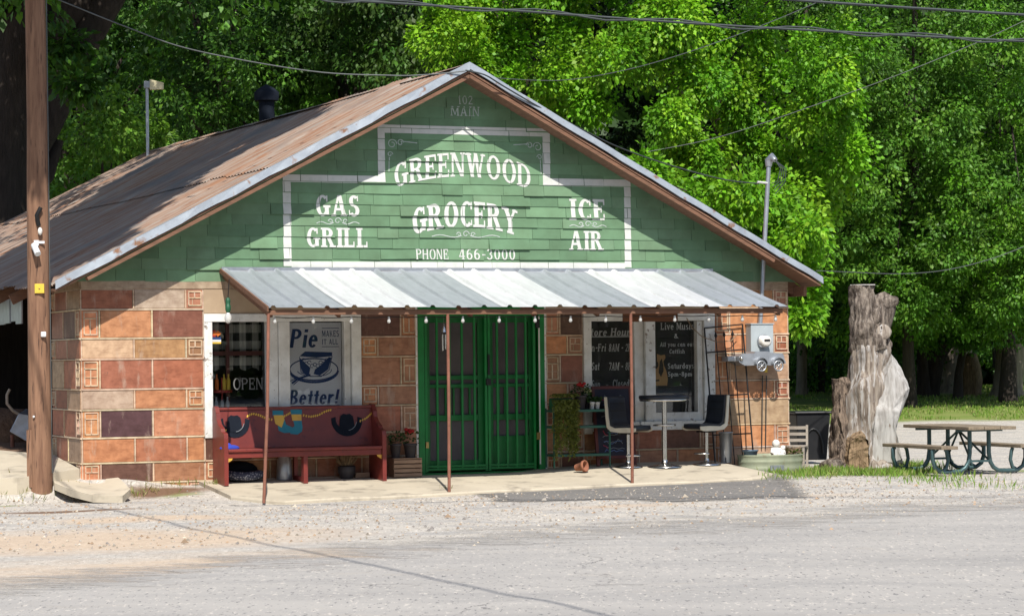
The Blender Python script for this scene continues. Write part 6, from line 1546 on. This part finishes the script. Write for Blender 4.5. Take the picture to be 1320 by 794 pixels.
P, D_, L_, T_ = make_leaves(ug, 10, 22, .14, DARK+MIDG, (0, 0, 0), .2, .25); tag(leaves_mesh('undergrowth', P, D_, L_, .3, T_), 'low leafy undergrowth along the foot of the wood', 'undergrowth', None, 'stuff')

# ------------------------------------------------------------ grass, weeds, stones
def blades(name, label, pts, h, wd, cols, spread=.4):
    n = len(pts); P = np.array(pts); a = rng.random(n)*6.28; ln = rng.random(n)*spread
    D_ = np.stack([np.cos(a)*ln, np.sin(a)*ln, np.ones(n)], 1); D_ /= np.linalg.norm(D_, axis=1, keepdims=True)
    cl_ = np.array(cols)[rng.integers(len(cols), size=n)]*rng.uniform(.7, 1.3, (n, 1))
    o = leaves_mesh(name, P, D_, h*rng.uniform(.5, 1.4, n), wd, cl_, mat='grassm'); return tag(o, label, 'grass', None, 'stuff')
GR = [(.17, .29, .04), (.13, .24, .035), (.2, .29, .055), (.27, .29, .1)]
pts = []
while len(pts) < 34000:
    X_ = rng.uniform(5, 24); Y_ = rng.uniform(55.5, 80)
    if vnoise(X_*.5, Y_*.3)+vnoise(X_*2, Y_*1.2)*.5 > .5 and Y_ > 57+2*vnoise(X_*.3, 3): pts.append((X_, Y_, ground_z(X_, Y_)))
blades('lawn_grass', 'green mown grass between the gravel lot and the wood', pts, .07, .2, GR)
pts = []
def tuft(px, py, n, r, Y=None):
    u, o, z = on_ground(px, py, lambda u, o: (ground_z(*L2W(u, o, 0).to_2d())-O.z))
    for _ in range(n):
        p = L2W(u+rng.normal()*r*1.6, o+rng.normal()*r, 0); pts.append((p.x, p.y, ground_z(p.x, p.y)))
for px, py, n, r in ((1040, 612, 260, .16), (1052, 608, 260, .16), (1062, 613, 260, .18), (1080, 612, 320, .2), (1100, 612, 320, .2), (1120, 613, 400, .22), (1140, 613, 420, .22), (1160, 612, 420, .22), (1180, 608, 420, .2), (1172, 602, 300, .16), (1030, 617, 160, .2), (1195, 618, 160, .25), (1220, 622, 120, .3), (1260, 629, 90, .3), (1005, 612, 60, .08)): tuft(px, py, n, r)
blades('stump_weeds', 'tufts of green weeds round the foot of the stump', pts, .1, .07, GR, .9)
pts = []
for px, py, n, r in ((277, 628, 60, .05), (285, 622, 70, .05), (262, 622, 60, .12), (240, 625, 40, .15), (190, 633, 50, .1), (165, 640, 60, .08), (110, 641, 30, .1), (30, 633, 70, .2), (12, 632, 60, .2), (575, 634, 20, .03), (215, 622, 40, .2)): tuft(px, py, n, r)
blades('wall_weeds', 'dry weeds along the wall foot beside the pew', pts, .1, .05, [(.3, .26, .1), (.2, .22, .06), (.16, .2, .05)], .9)
m = MB(); base_v = [(1, 0, 0), (-.5, .87, 0), (-.5, -.87, 0), (0, 0, .8), (.1, .1, -.5)]
srng = np.random.default_rng(11)
for i in range(9500):
    u = srng.uniform(-9, 11); o = 2.4+srng.gamma(1.6, 2.0) if u > -4 and u < 4 else srng.uniform(.5, 9)
    p = L2W(u, o, 0)
    if in_road(p.x, p.y) > .7 and srng.random() < .85: continue
    if srng.random() > .35+.65*vnoise(u*1.3, o*1.8): continue
    r = .01+.016*srng.random()**2+(.03*srng.random() if srng.random() < .02 else 0); a = srng.random()*6.28; z = ground_z(p.x, p.y)+r*.2
    k = (.5+.6*srng.random()); m.tint = ((.5*k, .46*k, .4*k), (.5*k, .44*k, .35*k), (.36*k, .33*k, .31*k), (.42*k, .3*k, .2*k))[srng.integers(4)]; m.add([(p.x+r*(x*math.cos(a)-y*math.sin(a)), p.y+r*(x*math.sin(a)+y*math.cos(a)), z+r*q) for x, y, q in base_v], [(0, 1, 3), (1, 2, 3), (2, 0, 3)])
o = m.build('gravel_stones', 'stone', fix=False); tag(o, 'loose pale gravel stones scattered over the lot', 'gravel', None, 'stuff')
